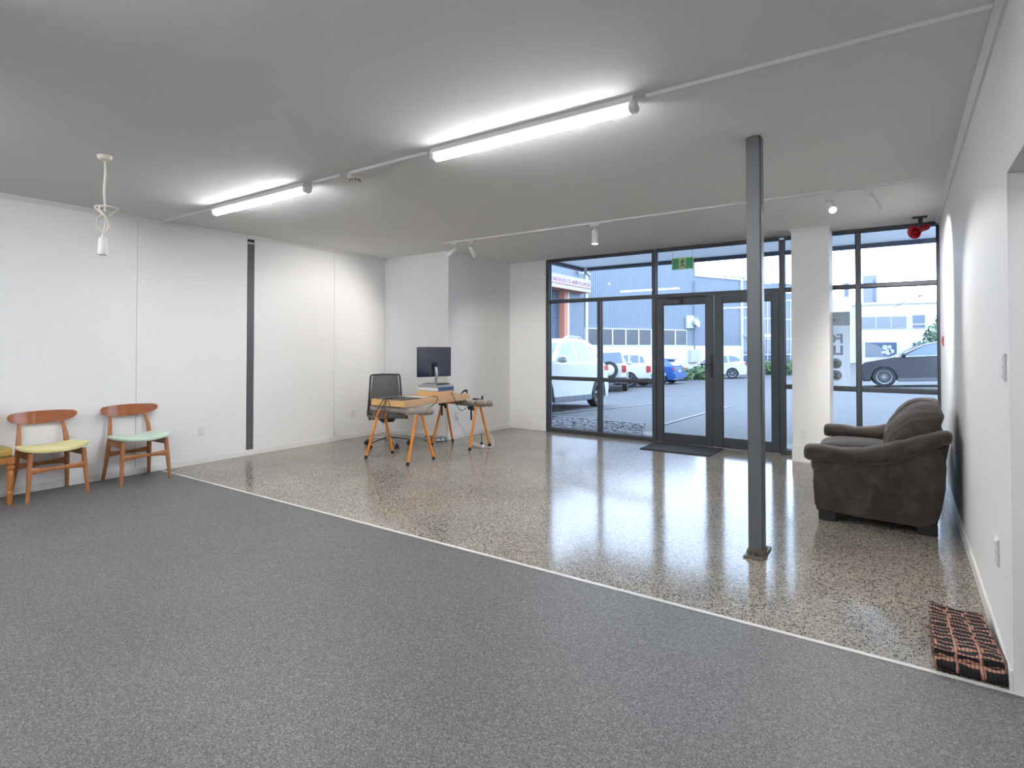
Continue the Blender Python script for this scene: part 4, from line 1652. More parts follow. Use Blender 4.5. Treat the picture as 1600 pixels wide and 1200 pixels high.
# ------------------------------------------------------------------ the warehouse
P0 = Vector((-13.848, 46.293, 0))
WD = Vector((.431, .902, 0)).normalized()      # along the long wall
WN = Vector((WD.y, -WD.x, 0))                  # outwards (towards us)


def wp(t_, z, out=0.0):
    return P0 + WD * t_ + WN * out + Vector((0, 0, z))


def wbox(bm, t0, t1, o0, o1, z0, z1):
    vs = [bm.verts.new(wp(a, c, b)) for a in (t0, t1) for b in (o0, o1) for c in (z0, z1)]
    for q in ((0, 1, 3, 2), (4, 6, 7, 5), (0, 4, 5, 1), (2, 3, 7, 6), (0, 2, 6, 4), (1, 5, 7, 3)):
        bm.faces.new([vs[i] for i in q])
    return bm


def corrugated(t0, t1, z0, z1, fn, pitch=.19, depth=.018):
    bm = new()
    prof = []
    u = t0
    while u < t1:
        for du, o in ((0, 0), (.32, 0), (.42, 1), (.9, 1)):
            if u + du * pitch <= t1:
                prof.append((u + du * pitch, o * depth))
        u += pitch
    prof.append((t1, depth))
    a = [bm.verts.new(fn(u, z0, o)) for u, o in prof]
    b = [bm.verts.new(fn(u, z1, o)) for u, o in prof]
    for k in range(len(prof) - 1):
        bm.faces.new((a[k], a[k + 1], b[k + 1], b[k]))
    return bm


wh = thing('warehouse', 'blue corrugated warehouse with white block base across the car park', 'building', tuple(P0))
TL = -11.1
obj('cladding', corrugated(TL, 0.08, 1.33, 8.8, lambda u, z, o: wp(u, z, o)), M['clad'], wh, world=True, smooth=0)
obj('cladding', corrugated(0.08, 5.7, 1.33, 6.97, lambda u, z, o: wp(u, z, o)), M['clad'], wh, world=True, smooth=0)
obj('cladding', corrugated(5.7, 16.0, 5.6, 6.97, lambda u, z, o: wp(u, z, o)), M['clad'], wh, world=True, smooth=0)
obj('base_wall', wbox(new(), TL, 5.75, -.3, .06, -2.2, 1.33), M['block'], wh, world=True)
obj('wall_core', wbox(new(), TL, 0.08, -.6, -.05, 1.33, 8.8), M['clad'], wh, world=True)
obj('wall_core', wbox(new(), 0.08, 16, -.6, -.05, 1.33, 6.97), M['clad'], wh, world=True)
obj('parapet_cap', wbox(new(), 0.08, 16, -.2, .09, 6.97, 7.07), M['white_alu'], wh, world=True)
obj('verge_cap', wbox(new(), .02, .14, -.2, .09, 6.97, 8.8), M['white_alu'], wh, world=True)
obj('corner_trim', wbox(new(), 5.6, 5.82, -.1, .14, -2, 6.97), M['white_alu'], wh, world=True)
obj('corner_downpipe', wbox(new(), TL, TL + .22, -.02, .16, -2, 8.8), M['white_alu'], wh, world=True)
# ribbon window
rw0, rw1, npn = -11.5 + .35, -.95, 8
pw_ = (rw1 - rw0) / npn
for k in range(npn):
    a, b = rw0 + pw_ * k, rw0 + pw_ * (k + 1)
    bm = new()
    wbox(bm, a, a + .06, .0, .10, 1.33, 2.62)
    wbox(bm, b - .06, b, .0, .10, 1.33, 2.62)
    wbox(bm, a + .06, b - .06, .0, .10, 1.33, 1.40)
    wbox(bm, a + .06, b - .06, .0, .10, 2.55, 2.62)
    f = obj('window_frame', bm, M['white_alu'], wh, world=True, smooth=0)
    obj('pane', wbox(new(), a + .06, b - .06, .04, .06, 1.40, 2.55), M['darkpane'], f, world=True, smooth=0)
    if k == npn - 1:
        bm = new()
        for q in range(9):
            wbox(bm, a + .06, b - .06, .055, .085, 1.45 + .125 * q, 1.47 + .125 * q)
        obj('louvre_blades', bm, M['bluepane'], f, world=True, smooth=0)
# glazed entrance bay beyond the corner
for k in range(6):
    a = 5.85 + 1.65 * k
    for z0, z1 in ((-1.4, .6), (.6, 2.0), (2.0, 3.8), (3.8, 5.55)):
        bm = new()
        wbox(bm, a, a + .09, -.05, .05, z0, z1)
        wbox(bm, a + .09, a + 1.65, -.05, .05, z1 - .09, z1)
        f = obj('window_frame', bm, M['white_alu'], wh, world=True, smooth=0)
        obj('pane', wbox(new(), a + .09, a + 1.65, -.02, .0, z0, z1 - .09), M['bluepane'], f, world=True, smooth=0)
obj('entrance_canopy', wbox(new(), 6.0, 8.5, 0, 1.2, 2.1, 2.35), M['white_alu'], wh, world=True)
# services fixed to the wall
t = thing('wall_dish', 'white bracketed round dish fixed to the blue warehouse wall', 'dish', tuple(wp(-.4, 3.2)))
obj('back_box', wbox(new(), -1.05, -.25, .04, .22, 2.75, 3.75), M['white_alu'], t, world=True)
bm = new()
lathe(bm, [(0, 0), (.18, 0), (.36, .16), (.40, .30), (.37, .30), (.30, .18), (0, .10)], 20, align(wp(-.28, 3.15, .25), WN * .45 + Vector((.75, 0, .30))))
obj('dish', bm, M['white_alu'], t, world=True).name = 'reflector'
t = thing('meter_box', 'white meter cabinet on the block base of the warehouse', 'meter box', tuple(wp(-.15, -.1, .1)))
obj('cabinet', wbox(new(), -.75, .4, .06, .36, .02, 1.02), M['white_alu'], t, world=True)
obj('cabinet_door', wbox(new(), -.70, -.18, .36, .38, .06, .98), M['sign_white'], t, world=True)
obj('cabinet_door', wbox(new(), -.14, .36, .36, .38, .06, .98), M['sign_white'], t, world=True)
bm = new()
tube(bm, [tuple(wp(-.1, 1.0, .14)), tuple(wp(-.1, 6.6, .14))], .05, 8)
obj('conduit', bm, M['clad'], t, world=True)

# the wing with the roller door, running towards us on the left
WX = -18.6
lw = thing('warehouse_wing', 'blue warehouse wing with roller door and red sign canopy at the left', 'building', (WX, 33, 0))
obj('cladding', corrugated(33.75, 36.3, -2, 8.8, lambda u, z, o: Vector((WX + o, u, z))), M['clad'], lw, world=True, smooth=0)
obj('cladding', corrugated(26, 33.75, 5.0, 8.8, lambda u, z, o: Vector((WX + o, u, z))), M['clad'], lw, world=True, smooth=0)
obj('cladding', corrugated(24, 28.8, -2, 8.8, lambda u, z, o: Vector((WX + o, u, z))), M['clad'], lw, world=True, smooth=0)
obj('wall_core', bx(WX - 1.5, WX - .5, 24, 34.6, -2, 8.8), M['clad'], lw, world=True)
obj('door_post', bx(WX - .5, WX + .06, 33.2, 33.66, -2, 5.0), M['door_orange'], lw, world=True)
obj('door_post', bx(WX - .1, WX + .07, 33.66, 33.86, -2, 5.0), M['white_alu'], lw, world=True)
bm = new()
pr = []
for k in range(90):
    z = -1.8 + k * .075
    pr += [(WX - .40, z), (WX - .37, z + .02), (WX - .37, z + .055)]
a = [bm.verts.new((x, 28.8, z)) for x, z in pr]
b = [bm.verts.new((x, 33.2, z)) for x, z in pr]
for k in range(len(pr) - 1):
    bm.faces.new((a[k], b[k], b[k + 1], a[k + 1]))
obj('roller_door', bm, M['roller'], lw, world=True, smooth=0)
cn = obj('sign_canopy', bx(WX, WX + .85, 28.5, 35.55, 5.02, 5.86, .01, 1), M['sign_white'], lw, world=True)
bm = new()
rs = random.Random(11)
y = 29.2
while y < 35.2:          # worn illegible lettering: separate raised strokes
    w = rs.uniform(.12, .26)
    h = rs.choice((.24, .24, .34))
    box(bm, WX + .85, WX + .862, y, y + .045, 5.40, 5.40 + h)
    if rs.random() < .8:
        box(bm, WX + .85, WX + .862, y + .045, y + w, 5.40 + rs.choice((0, .1, .2)), 5.445 + rs.choice((0, .1, .19)))
    if rs.random() < .6:
        box(bm, WX + .85, WX + .862, y + w - .045, y + w, 5.40, 5.40 + .24)
    y += w + .08
obj('sign_strokes', bm, M['sign_red'], cn, world=True, smooth=0)
obj('sign_band', bx(WX + .85, WX + .866, 28.5, 35.55, 5.24, 5.32), M['sign_red'], cn, world=True)
obj('sign_edge', bx(WX - .02, WX + .87, 28.5, 35.57, 4.99, 5.03), M['door_orange'], cn, world=True)
bm = new()
box(bm, WX + .03, WX + .35, 35.0, 35.2, 6.5, 6.6)
box(bm, WX + .25, WX + .55, 34.9, 35.3, 6.3, 6.55, .02)
obj('flood_lamp', bm, M['white_alu'], lw, world=True)

# ------------------------------------------------------------------ far side of the street
BY = 75.0
sb = thing('street_building', 'white two-storey commercial building across the street', 'building', (-2, BY, -.7))
obj('walls', bx(-14, 10, BY, BY + 12, -3, 5.9), M['block'], sb, world=True)
obj('parapet', bx(-14.1, 10.1, BY - .15, BY + .1, 5.9, 6.15), M['block'], sb, world=True)
obj('gable_wall', bx(-9, -4.6, BY - .3, BY + 8, -3, 6.9), M['block'], sb, world=True)


def sbw(x0, x1, z0, z1, n, m, split=None):
    bm = new()
    w = (x1 - x0) / n
    box(bm, x0 - .08, x1 + .08, BY - .10, BY, z0 - .08, z1 + .08)
    f = obj('window_frame', bm, M['white_alu'], sb, world=True, smooth=0)
    for k in range(n):
        obj('pane', bx(x0 + w * k + .05, x0 + w * (k + 1) - .05, BY - .14, BY - .101, z0, z1), m, f, world=True, smooth=0)
    if split:
        obj('transom', bx(x0, x1, BY - .16, BY - .10, split, split + .1), M['white_alu'], f, world=True)


sbw(-3.75, .49, 3.31, 4.54, 3, M['palepane'])
sbw(.95, 2.12, 3.28, 4.62, 1, M['bluepane'], 3.6)
sbw(3.2, 7.4, 3.3, 4.6, 3, M['palepane'])
sbw(-3.42, -.40, .15, 1.70, 1, M['bluepane'])
sbw(.93, 4.0, .15, 1.66, 1, M['bluepane'])
# poster in the shop window: plain pale and blue shapes
bm = new()
prism(bm, [(-3.36, .2), (-1.6, .2), (-1.9, .6), (-1.75, 1.0), (-2.3, 1.45), (-3.0, 1.62), (-3.36, 1.62)], lambda u, v: Vector((u, BY - .16, v)), lambda u, v: Vector((u, BY - .142, v)))
po = obj('window_poster', bm, M['palepane'], sb, world=True, smooth=0)
bm = new()
for x, z, r in ((-1.5, 1.15, .28), (-1.25, .62, .3), (-.9, .75, .24), (-1.7, .62, .18), (-1.1, 1.2, .2)):
    lathe(bm, [(0, 0), (r, 0), (r, .015), (0, .015)], 12, align((x, BY - .16, z), (0, 1, 0)))
obj('poster_shape', bm, M['sign_white'], po, world=True, smooth=0)
for nm, x0, x1, y0, z1, lab in (('tower_block', -6.6, -6.0, 92, 10.2, 'pale tower block far beyond the street, left of the window mullion'),
                                 ('tower_block', -4.6, -2.9, 98, 11.6, 'pale tower block far beyond the street, right of the window mullion')):
    tb = thing(nm, lab, 'building', ((x0 + x1) / 2, y0, 0))
    obj('shaft', bx(x0, x1, y0, y0 + 3, -1, z1), M['palepane'], tb, world=True)
    obj('plant_room', bx(x0 + .1, x1 - .3, y0 + .3, y0 + 2, z1, z1 + .5), M['block'], tb, world=True)
    obj('window_band', bx(x1 - .5, x1 - .15, y0 - .06, y0, 2, z1 - .6), M['bluepane'], tb, world=True)
struct('kerb', bx(-14, 10, 66, 66.3, -.95, -.70), M['apron'])
t = thing('power_lines', 'thin overhead power lines crossing above the street at the right', 'wires', (3, 60, 5))
for pts in (((-.6, 60, 5.6), (2.0, 58, 6.8), (6, 55, 8.2)), ((-.6, 60, 4.7), (1.2, 58, 5.5), (6, 54, 5.9)), ((-.2, 60, 5.5), (2.2, 58, 5.55), (6, 55, 6.0)), ((.6, 60, 5.6), (2.6, 58, 5.4), (6, 55, 5.0))):
    bm = new()
    tube(bm, pts, .022, 5)
    obj('wire', bm, M['frame_dark'], t, world=True)


def leaf_mass(bm, c, r, n, size, rs):
    for k in range(n):
        v = Vector((rs.gauss(0, 1), rs.gauss(0, 1), rs.gauss(0, 1))).normalized() * (rs.random() ** .4)
        p = Vector(c) + Vector((v.x * r[0], v.y * r[1], v.z * r[2]))
        a = Vector((rs.gauss(0, 1), rs.gauss(0, 1), rs.gauss(0, 1))).normalized()
        b = a.orthogonal().normalized()
        s = size * rs.uniform(.6, 1.3)
        q = [p + a * s, p + b * s * .45, p - a * s, p - b * s * .45]
        bm.faces.new([bm.verts.new(w) for w in q])


def tree(name, label, x, y, z0, blobs, n, size, m, trunk_r, cat='tree', seed=1):
    t = thing(name, label, cat, (x, y, z0))
    rs = random.Random(seed)
    bm = new()
    for c, r in blobs:
        leaf_mass(bm, c, r, n, size, rs)
    obj('foliage', bm, m, t, world=True, smooth=0)
    bm = new()
    top = max(c[2] for c, r in blobs)
    tube(bm, [(x, y, z0 - .2), (x + .05, y, z0 + (top - z0) * .5), (x, y, top)], [trunk_r, trunk_r * .7, trunk_r * .3], 8)
    for c, r in blobs:
        tube(bm, [(x, y, z0 + (c[2] - z0) * .5), tuple(c)], [trunk_r * .45, trunk_r * .15], 6)
    obj('trunk', bm, M['bark'], t, world=True)


tree('street_tree', 'dense green street tree at the right behind the dark car', 2.9, 56.0, -.6,
     [((2.9, 56, 2.0), (1.5, 1.5, 1.3)), ((2.5, 55.6, 1.1), (1.9, 1.6, .9)), ((3.3, 56, 3.2), (1.1, 1.3, 1.2)), ((3.6, 56, 4.2), (.8, .8, .8))], 1100, .17, M['leaf2'], .16, seed=2)
tree('roof_tree', 'sparse tree top showing above the warehouse roof line', -14.6, 63.5, -1,
     [((-15.3, 63.5, 8.3), (1.0, .6, .7)), ((-14.0, 63.5, 8.1), (.7, .6, .8)), ((-15.0, 63.4, 7.6), (1.4, .6, .4))], 110, .16, M['leaf2'], .15, seed=5)
for i, (x, y, r, lab) in enumerate(((-11.9, 36.6, .7, 'green shrub against the warehouse base behind the blue hatchback'),
                                    (-10.9, 38.2, .75, 'rounder green shrub against the warehouse base left of the white wagon'),
                                    (-8.3, 45.6, .85, 'green shrub by the glazed entrance, seen in the right door leaf'),
                                    (-6.4, 44.2, .85, 'green shrub by the glazed entrance, seen beside the white column'),
                                    (-4.4, 46.2, .9, 'green shrub furthest right by the glazed entrance'))):
    z0 = gz(x, y)
    tree('shrub', lab, x, y, z0, [((x, y, z0 + r * .62), (r, r, r * .65)), ((x + r * .5, y + .1, z0 + r * .5), (r * .7, r * .7, r * .5))], 420, .13, M['leaf'], .05, 'shrub', seed=20 + i)


# ------------------------------------------------------------------ cars
def arc(cx, r, n=9):
    """wheel-arch notch from front to rear along the underside (travelling towards +x)"""
    return [(cx - r * cos(pi * k / n), r * sin(pi * k / n)) for k in range(n + 1)]


def car(name, label, mx, paint, W, axles, wr_, lower, roof, windows, belt_hw, roof_hw, rear=None, front=None, ground_clear=.22,
        roof_mat=None, skirt_mat=None, spokes=5, wheel_w=.21, rails=False, spare=None, cat='car', rear_glass=None, front_glass=None, mirror=None):
    t = thing(name, label, cat, mx=mx)
    ra = wr_ + .055
    hw = W / 2
    # body side outline: underside with arches (rear to front), then the upper line front to rear
    pts = [(lower[-1][0], ground_clear)]
    for a in axles:
        for (x, z) in arc(a, ra):
            zz = max(ground_clear, wr_ + (z if z > 0 else 0) - 0.0 if z > .02 else ground_clear)
            pts.append((x, zz))
    pts.append((lower[0][0], ground_clear))
    outline = pts + lower
    bm = new()

    def yw(z):     # tumblehome of the lower body
        k = (z - .62) / .5
        return hw * (1 - .035 * k * k)
    prism(bm, outline, lambda u, v: Vector((u, -yw(v), v)), lambda u, v: Vector((u, yw(v), v)), .035)
    obj('body', bm, paint, t, smooth=35)

    def gh(z):     # half width of the greenhouse at height z
        zb_, zt_ = min(q[1] for q in roof), max(q[1] for q in roof)
        k = (z - zb_) / (zt_ - zb_)
        return belt_hw + (roof_hw - belt_hw) * k
    bm = new()
    prism(bm, roof, lambda u, v: Vector((u, -gh(v), v)), lambda u, v: Vector((u, gh(v), v)), .03)
    obj('cabin', bm, roof_mat or paint, t, smooth=35)
    for s in (-1, 1):
        for wpoly in windows:
            bm = new()
            prism(bm, wpoly, lambda u, v: Vector((u, s * (gh(v) + .004), v)), lambda u, v: Vector((u, s * (gh(v) - .02), v)))
            obj('side_window', bm, M['carglass'], t, smooth=0)
    for nm, g in (('windscreen', front_glass), ('rear_window', rear_glass)):
        if g:
            (xa_, za_), (xb_, zb2) = g
            bm = new()
            dv = Vector((xb_ - xa_, 0, zb2 - za_)).normalized()
            nrm = Vector((dv.z, 0, -dv.x)) * (1 if nm == 'windscreen' else -1)
            vs = []
            for off in (.006, -.02):
                vs += [bm.verts.new(Vector((x, s * (gh(z) - .07), z)) + nrm * off) for x, z, s in ((xa_, za_, -1), (xa_, za_, 1), (xb_, zb2, 1), (xb_, zb2, -1))]
            for q in ((0, 1, 2, 3), (4, 7, 6, 5), (0, 4, 5, 1), (1, 5, 6, 2), (2, 6, 7, 3), (3, 7, 4, 0)):
                bm.faces.new([vs[i] for i in q])
            obj(nm, bm, M['carglass'], t, smooth=0)
    if skirt_mat:
        for s in (-1, 1):
            bm = new()
            box(bm, axles[0] + ra - .02, axles[1] - ra + .02, s * (hw - .03) - .03, s * (hw - .03) + .03, ground_clear - .03, ground_clear + .12, .02)
            obj('sill', bm, skirt_mat, t)
    if rails:
        zt_ = max(q[1] for q in roof)
        xs_ = [q[0] for q in roof if q[1] > zt_ - .06]
        for s in (-1, 1):
            bm = new()
            tube(bm, [(min(xs_) + .05, s * (roof_hw - .10), zt_ - .03), (min(xs_) + .25, s * (roof_hw - .08), zt_ + .035), (max(xs_) - .25, s * (roof_hw - .08), zt_ + .035), (max(xs_) - .05, s * (roof_hw - .10), zt_ - .03)], .018, 8)
            obj('roof_rail', bm, M['alu'], t)
    wheel0 = None
    for a in axles:
        for s in (-1, 1):
            mxw = align((a, s * (hw - wheel_w * .5 - .01), wr_), (0, s, 0))
            bm = new()
            lathe(bm, [(wr_ * .62, -wheel_w / 2), (wr_ * .92, -wheel_w / 2), (wr_, -wheel_w * .3), (wr_, wheel_w * .3), (wr_ * .93, wheel_w / 2), (wr_ * .68, wheel_w / 2), (wr_ * .64, wheel_w * .3), (wr_ * .62, -wheel_w * .5 + .01)], 28, mxw)
            wh_ = obj('wheel', bm, M['tyre'], t)
            bm = new()
            lathe(bm, [(wr_ * .66, wheel_w * .42), (wr_ * .69, wheel_w * .52), (wr_ * .60, wheel_w * .48), (wr_ * .58, wheel_w * .1), (wr_ * .60, wheel_w * .0)], 28, mxw, cap=False)
            lathe(bm, [(0, wheel_w * .30), (wr_ * .16, wheel_w * .30), (wr_ * .14, wheel_w * .46), (0, wheel_w * .46)], 14, mxw)
            for k in range(spokes):
                ang = 2 * pi * k / spokes
                c = Matrix.Rotation(ang, 4, 'Z')
                ww = wr_ * (.15 if spokes < 8 else .042)
                r_ = bmesh.ops.create_cube(bm, size=1.0, matrix=mxw @ c @ Matrix.Translation((wr_ * .36, 0, wheel_w * .38)) @ Matrix.Diagonal((wr_ * .56, ww, wheel_w * .12, 1)))
            obj('rim', bm, M['rim'], wh_, smooth=30)
            bm = new()
            lathe(bm, [(0, -wheel_w * .1), (wr_ * .6, -wheel_w * .1), (wr_ * .6, -wheel_w * .05), (0, -wheel_w * .05)], 20, mxw)
            obj('brake_disc', bm, M['tyre'], wh_)
    for part_ in (rear or []) + (front or []):
        nm, m, b6 = part_
        obj(nm, bx(*b6, .012), m, t)
    if mirror:
        for s in (-1, 1):
            bm = new()
            x, z = mirror
            soft(bm, x - .07, x + .07, s * (belt_hw + .13) - .11, s * (belt_hw + .13) + .11, z - .07, z + .09, p=3, cuts=4)
            obj('mirror', bm, paint, t)
    if spare:
        x, y, z, r = spare
        mxw = align((x, y, z), (-1, 0, 0))
        bm = new()
        lathe(bm, [(0, -.12), (r * .9, -.12), (r, -.06), (r, .06), (r * .92, .11), (r * .70, .12), (r * .66, .09), (0, .08)], 28, mxw)
        sp_ = obj('spare_wheel', bm, M['tyre'], t)
        bm = new()
        lathe(bm, [(0, .11), (r * .3, .115), (r * .60, .10), (r * .64, .085), (0, .08)], 24, mxw)
        obj('spare_cover', bm, M['white_car'], sp_)
    return t


# white crossover nosed in beside the building: we see its left flank, tail to the right
suv_lower = [(2.15, .45), (2.20, .62), (2.12, .80), (1.75, .93), (1.0, 1.02), (-1.65, 1.10), (-1.84, 1.05), (-1.93, .80), (-1.93, .45)]
suv_roof = [(1.05, .98), (.30, 1.50), (-.10, 1.62), (-.6, 1.655), (-1.2, 1.61), (-1.6, 1.48), (-1.84, 1.05)]
suv_win = [[(.78, 1.06), (.24, 1.47), (-.02, 1.545), (-.30, 1.565), (-.30, 1.07)], [(-.38, 1.07), (-.38, 1.57), (-.70, 1.58), (-1.02, 1.54), (-1.12, 1.10)],
           [(-1.19, 1.13), (-1.09, 1.525), (-1.35, 1.46), (-1.62, 1.27), (-1.48, 1.17)]]
hx, hy = .03, -.9995
left = Vector((-hy, hx))           # left of heading
# rear left wheel should touch the ground at (-6.22, 12.7)
cxy = Vector((-6.22, 12.72)) - Vector((hx, hy)) * (-1.35) - left * .84
car('parked_suv', 'white crossover parked nose-in, filling the left window pane', gmat(cxy.x, cxy.y, (hx, hy)), M['white_car'], 1.86, (-1.35, 1.35), .36,
    suv_lower, suv_roof, suv_win, .86, .66, skirt_mat=M['cladblack'], rails=True, spokes=5,
    rear=[('tail_lamp', M['tail'], (-1.95, -1.68, .70, .92, .88, 1.02)), ('tail_lamp', M['tail'], (-1.95, -1.68, -.92, -.70, .88, 1.02)), ('bumper', M['cladblack'], (-1.97, -1.72, -.90, .90, .26, .50))],
    front=[('head_lamp', M['headlamp'], (1.8, 2.19, .55, .90, .70, .84)), ('head_lamp', M['headlamp'], (1.8, 2.19, -.90, -.55, .70, .84))],
    rear_glass=((-1.81, 1.12), (-1.60, 1.47)), front_glass=((1.0, 1.03), (.32, 1.50)), mirror=(.72, 1.12))

# white four-wheel drive with spare wheel on the tailgate
fw_lower = [(1.95, .50), (2.0, .70), (1.95, 1.0), (.9, 1.10), (-2.15, 1.14), (-2.2, .9), (-2.2, .50)]
fw_roof = [(.95, 1.08), (.35, 1.72), (.1, 1.78), (-1.9, 1.80), (-2.08, 1.70), (-2.18, 1.10)]
fw_win = [[(.72, 1.16), (.26, 1.66), (-.28, 1.69), (-.28, 1.16)], [(-.38, 1.16), (-.38, 1.69), (-1.1, 1.69), (-1.1, 1.16)], [(-1.2, 1.18), (-1.2, 1.69), (-1.9, 1.67), (-2.02, 1.18)]]
car('four_wheel_drive', 'white four-wheel drive with spare wheel on its tailgate', gmat(-11.15, 24.05, (-.37, .93)), M['white_car'], 1.86, (-1.3, 1.35), .38,
    fw_lower, fw_roof, fw_win, .88, .76, ground_clear=.36, rails=True, spare=(-2.36, -.22, .93, .37),
    rear=[('tail_lamp', M['tail'], (-2.23, -2.1, .74, .92, .82, 1.10)), ('tail_lamp', M['tail'], (-2.23, -2.1, -.92, -.74, .82, 1.10)), ('bumper', M['cladblack'], (-2.34, -2.1, -.92, .92, .40, .62))],
    rear_glass=((-2.17, 1.20), (-2.09, 1.66)), front_glass=((.92, 1.13), (.38, 1.70)), mirror=(.62, 1.2))

# white ute, tail towards us
ut_lower = [(2.6, .55), (2.65, .75), (2.55, 1.0), (1.6, 1.10), (-2.55, 1.12), (-2.62, 1.05), (-2.62, .58)]
ut_roof = [(1.55, 1.06), (.95, 1.66), (.75, 1.76), (-.35, 1.78), (-.62, 1.66), (-.78, 1.08)]
ut_win = [[(1.25, 1.16), (.82, 1.66), (.35, 1.69), (.35, 1.16)], [(.26, 1.16), (.26, 1.69), (-.34, 1.68), (-.56, 1.20)]]
ute = car('utility_truck', 'white ute with a framed canopy over its tray beside the blue hatchback', gmat(-12.7, 27.6, (-1, .02)), M['white_car'], 1.86, (-1.55, 1.55), .38,
          ut_lower, ut_roof, ut_win, .86, .70, ground_clear=.42, spokes=6,
          rear=[('tail_lamp', M['tail'], (-2.645, -2.45, .76, .945, .72, 1.04)), ('tail_lamp', M['tail'], (-2.645, -2.45, -.945, -.76, .72, 1.04)),
                ('step_bumper', M['chrome'], (-2.80, -2.5, -.80, .80, .50, .66)), ('tow_bar', M['black'], (-2.82, -2.5, -.3, .3, .38, .48))],
          rear_glass=((-.76, 1.15), (-.64, 1.62)), front_glass=((1.50, 1.12), (.97, 1.64)), mirror=(1.05, 1.2))
bm = new()
prism(bm, [(-.85, 1.12), (-2.45, 1.12), (-2.30, 1.55), (-2.1, 1.66), (-.85, 1.72)], lambda u, v: Vector((u, -.82 + (v - 1.1) * .2, v)), lambda u, v: Vector((u, .82 - (v - 1.1) * .2, v)), .03)
cp = obj('tray_canopy', bm, M['white_car'], ute)
for s in (-1, 1):
    for q in ([(-.95, 1.2), (-1.45, 1.2), (-1.45, 1.62), (-.95, 1.64)], [(-1.55, 1.2), (-2.0, 1.2), (-2.0, 1.58), (-1.55, 1.61)], [(-2.08, 1.2), (-2.34, 1.2), (-2.22, 1.5), (-2.08, 1.56)]):
        bm = new()
        prism(bm, q, lambda u, v: Vector((u, s * (.828 - (v - 1.1) * .2), v)), lambda u, v: Vector((u, s * (.80 - (v - 1.1) * .2), v)))
        obj('canopy_window', bm, M['carglass'], cp, smooth=0)

# blue hatchback
bl_lower = [(1.95, .40), (2.0, .58), (1.92, .76), (1.0, .92), (-1.85, 1.0), (-2.02, .92), (-2.05, .62), (-2.0, .36)]
bl_roof = [(.95, .90), (.15, 1.38), (-.3, 1.46), (-1.0, 1.44), (-1.6, 1.32), (-1.98, .98)]
bl_win = [[(.70, .97), (.10, 1.34), (-.30, 1.39), (-.30, .98)], [(-.38, .98), (-.38, 1.39), (-.95, 1.38), (-1.10, 1.0)], [(-1.18, 1.02), (-1.05, 1.37), (-1.5, 1.28), (-1.72, 1.06)]]
car('blue_hatchback', 'bright blue hatchback parked tail towards the glass doors', gmat(-12.1, 31.0, (-1, .02)), M['blue_car'], 1.78, (-1.30, 1.30), .33,
    bl_lower, bl_roof, bl_win, .82, .62, skirt_mat=M['blue_car'],
    rear=[('tail_lamp', M['tail'], (-2.045, -1.8, .60, .86, .74, .90)), ('tail_lamp', M['tail'], (-2.045, -1.8, -.86, -.60, .74, .90)),
          ('number_plate', M['sign_white'], (-2.085, -2.0, -.22, .22, .64, .76)), ('bumper', M['blue_car'], (-2.12, -1.85, -.86, .86, .34, .56)), ('spoiler', M['blue_car'], (-1.75, -1.45, -.58, .58, 1.33, 1.38))],
    rear_glass=((-1.95, 1.02), (-1.62, 1.32)), front_glass=((.90, .95), (.18, 1.37)), mirror=(.60, 1.02))

# white wagon side-on at the far wall
wa_lower = [(2.2, .42), (2.26, .60), (2.18, .82), (1.1, .98), (-2.0, 1.05), (-2.2, .95), (-2.25, .70), (-2.2, .42)]
wa_roof = [(1.1, .95), (.25, 1.50), (-.15, 1.60), (-1.2, 1.60), (-1.75, 1.50), (-2.18, 1.02)]
wa_win = [[(.82, 1.03), (.20, 1.46), (-.20, 1.53), (-.20, 1.04)], [(-.28, 1.04), (-.28, 1.53), (-1.05, 1.53), (-1.12, 1.06)], [(-1.20, 1.08), (-1.13, 1.53), (-1.6, 1.45), (-1.95, 1.18)]]
car('white_wagon', 'white wagon parked side-on by the warehouse, seen through the right door leaf', gmat(-10.75, 40.0, (-.98, -.2)), M['white_car'], 1.84, (-1.33, 1.33), .36,
    wa_lower, wa_roof, wa_win, .85, .66, skirt_mat=M['cladblack'], spokes=5,
    rear=[('tail_lamp', M['tail'], (-2.22, -1.95, .70, .90, .80, 1.0)), ('tail_lamp', M['tail'], (-2.22, -1.95, -.90, -.70, .80, 1.0))],
    front=[('head_lamp', M['headlamp'], (1.9, 2.25, .55, .90, .68, .82)), ('head_lamp', M['headlamp'], (1.9, 2.25, -.90, -.55, .68, .82))],
    rear_glass=((-2.13, 1.08), (-1.80, 1.47)), front_glass=((1.05, 1.0), (.28, 1.49)), mirror=(.75, 1.08))

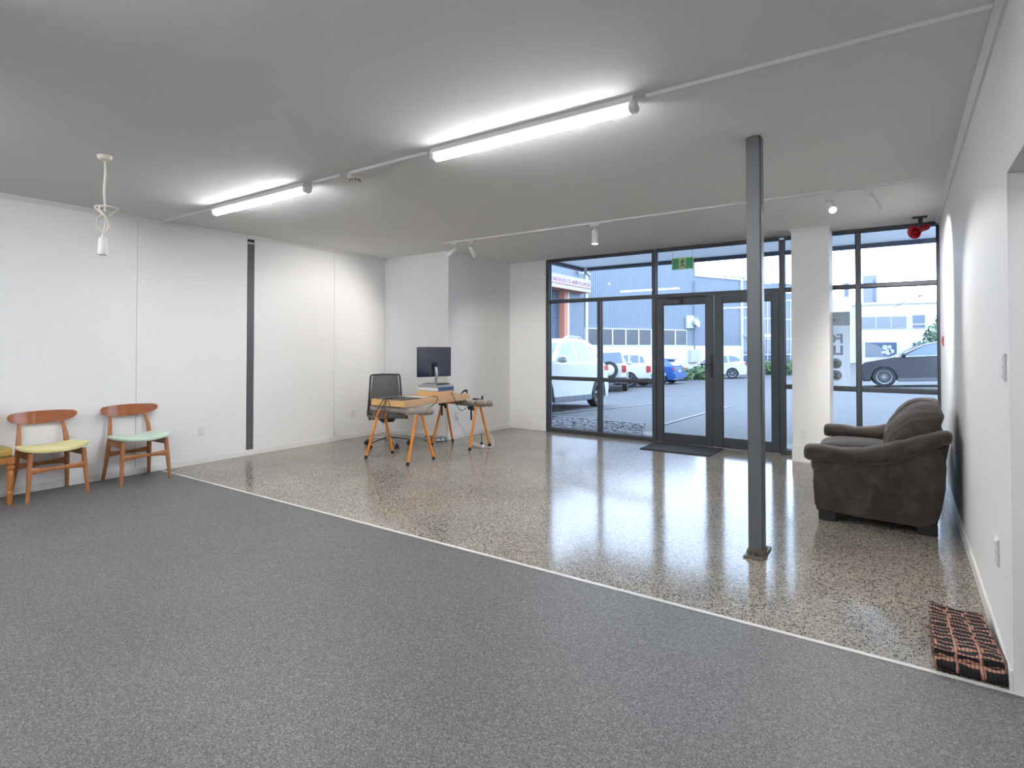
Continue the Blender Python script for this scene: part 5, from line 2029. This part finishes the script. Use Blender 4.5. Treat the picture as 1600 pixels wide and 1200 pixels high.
# dark coupe crossover at the right
dk_lower = [(2.10, .40), (2.24, .58), (2.22, .78), (2.0, .93), (1.2, 1.06), (.95, 1.08), (-2.0, 1.12), (-2.3, 1.0), (-2.34, .70), (-2.25, .42)]
dk_roof = [(1.15, 1.03), (.20, 1.52), (-.25, 1.615), (-.8, 1.61), (-1.5, 1.45), (-2.2, 1.08)]
dk_win = [[(.80, 1.10), (.14, 1.46), (-.22, 1.545), (-.30, 1.55), (-.30, 1.10)], [(-.38, 1.10), (-.38, 1.55), (-.8, 1.54), (-1.2, 1.44), (-1.25, 1.12)], [(-1.32, 1.14), (-1.28, 1.42), (-1.75, 1.22), (-1.7, 1.16)]]
hxy = Vector((-.995, -.08)).normalized()
lft = Vector((-hxy.y, hxy.x))
cc = Vector((-.53, 25.0)) - hxy * 1.43 - lft * .84
dk = car('dark_crossover', 'dark slate crossover at the right window with many-spoked wheels', gmat(cc.x, cc.y, hxy), M['navy_car'], 1.92, (-1.43, 1.43), .37,
         dk_lower, dk_roof, dk_win, .87, .66, spokes=20, skirt_mat=M['cladblack'],
         front=[('head_lamp', M['headlamp'], (1.85, 2.215, .52, .90, .76, .90)), ('head_lamp', M['headlamp'], (1.85, 2.215, -.90, -.52, .76, .90)), ('grille', M['black'], (2.1, 2.26, -.48, .48, .52, .80)), ('bumper', M['cladblack'], (2.0, 2.24, -.80, .80, .30, .44))],
         rear=[('tail_lamp', M['tail'], (-2.34, -2.1, .6, .9, .9, 1.0)), ('tail_lamp', M['tail'], (-2.34, -2.1, -.9, -.6, .9, 1.0))],
         rear_glass=((-2.1, 1.13), (-1.55, 1.44)), front_glass=((1.10, 1.08), (.24, 1.51)), mirror=(.80, 1.14))
for s in (-1, 1):
    bm = new()
    tube(bm, [(1.0, s * .885, 1.085), (-.4, s * .885, 1.10), (-1.4, s * .885, 1.115), (-1.85, s * .86, 1.17)], .012, 6)
    obj('window_trim', bm, M['chrome'], dk)
    bm = new()
    tube(bm, [(1.05, s * .865, 1.08), (.16, s * .69, 1.49), (-.24, s * .66, 1.58), (-.8, s * .665, 1.57), (-1.5, s * .74, 1.42)], .016, 6)
    obj('roof_trim', bm, M['chrome'], dk)
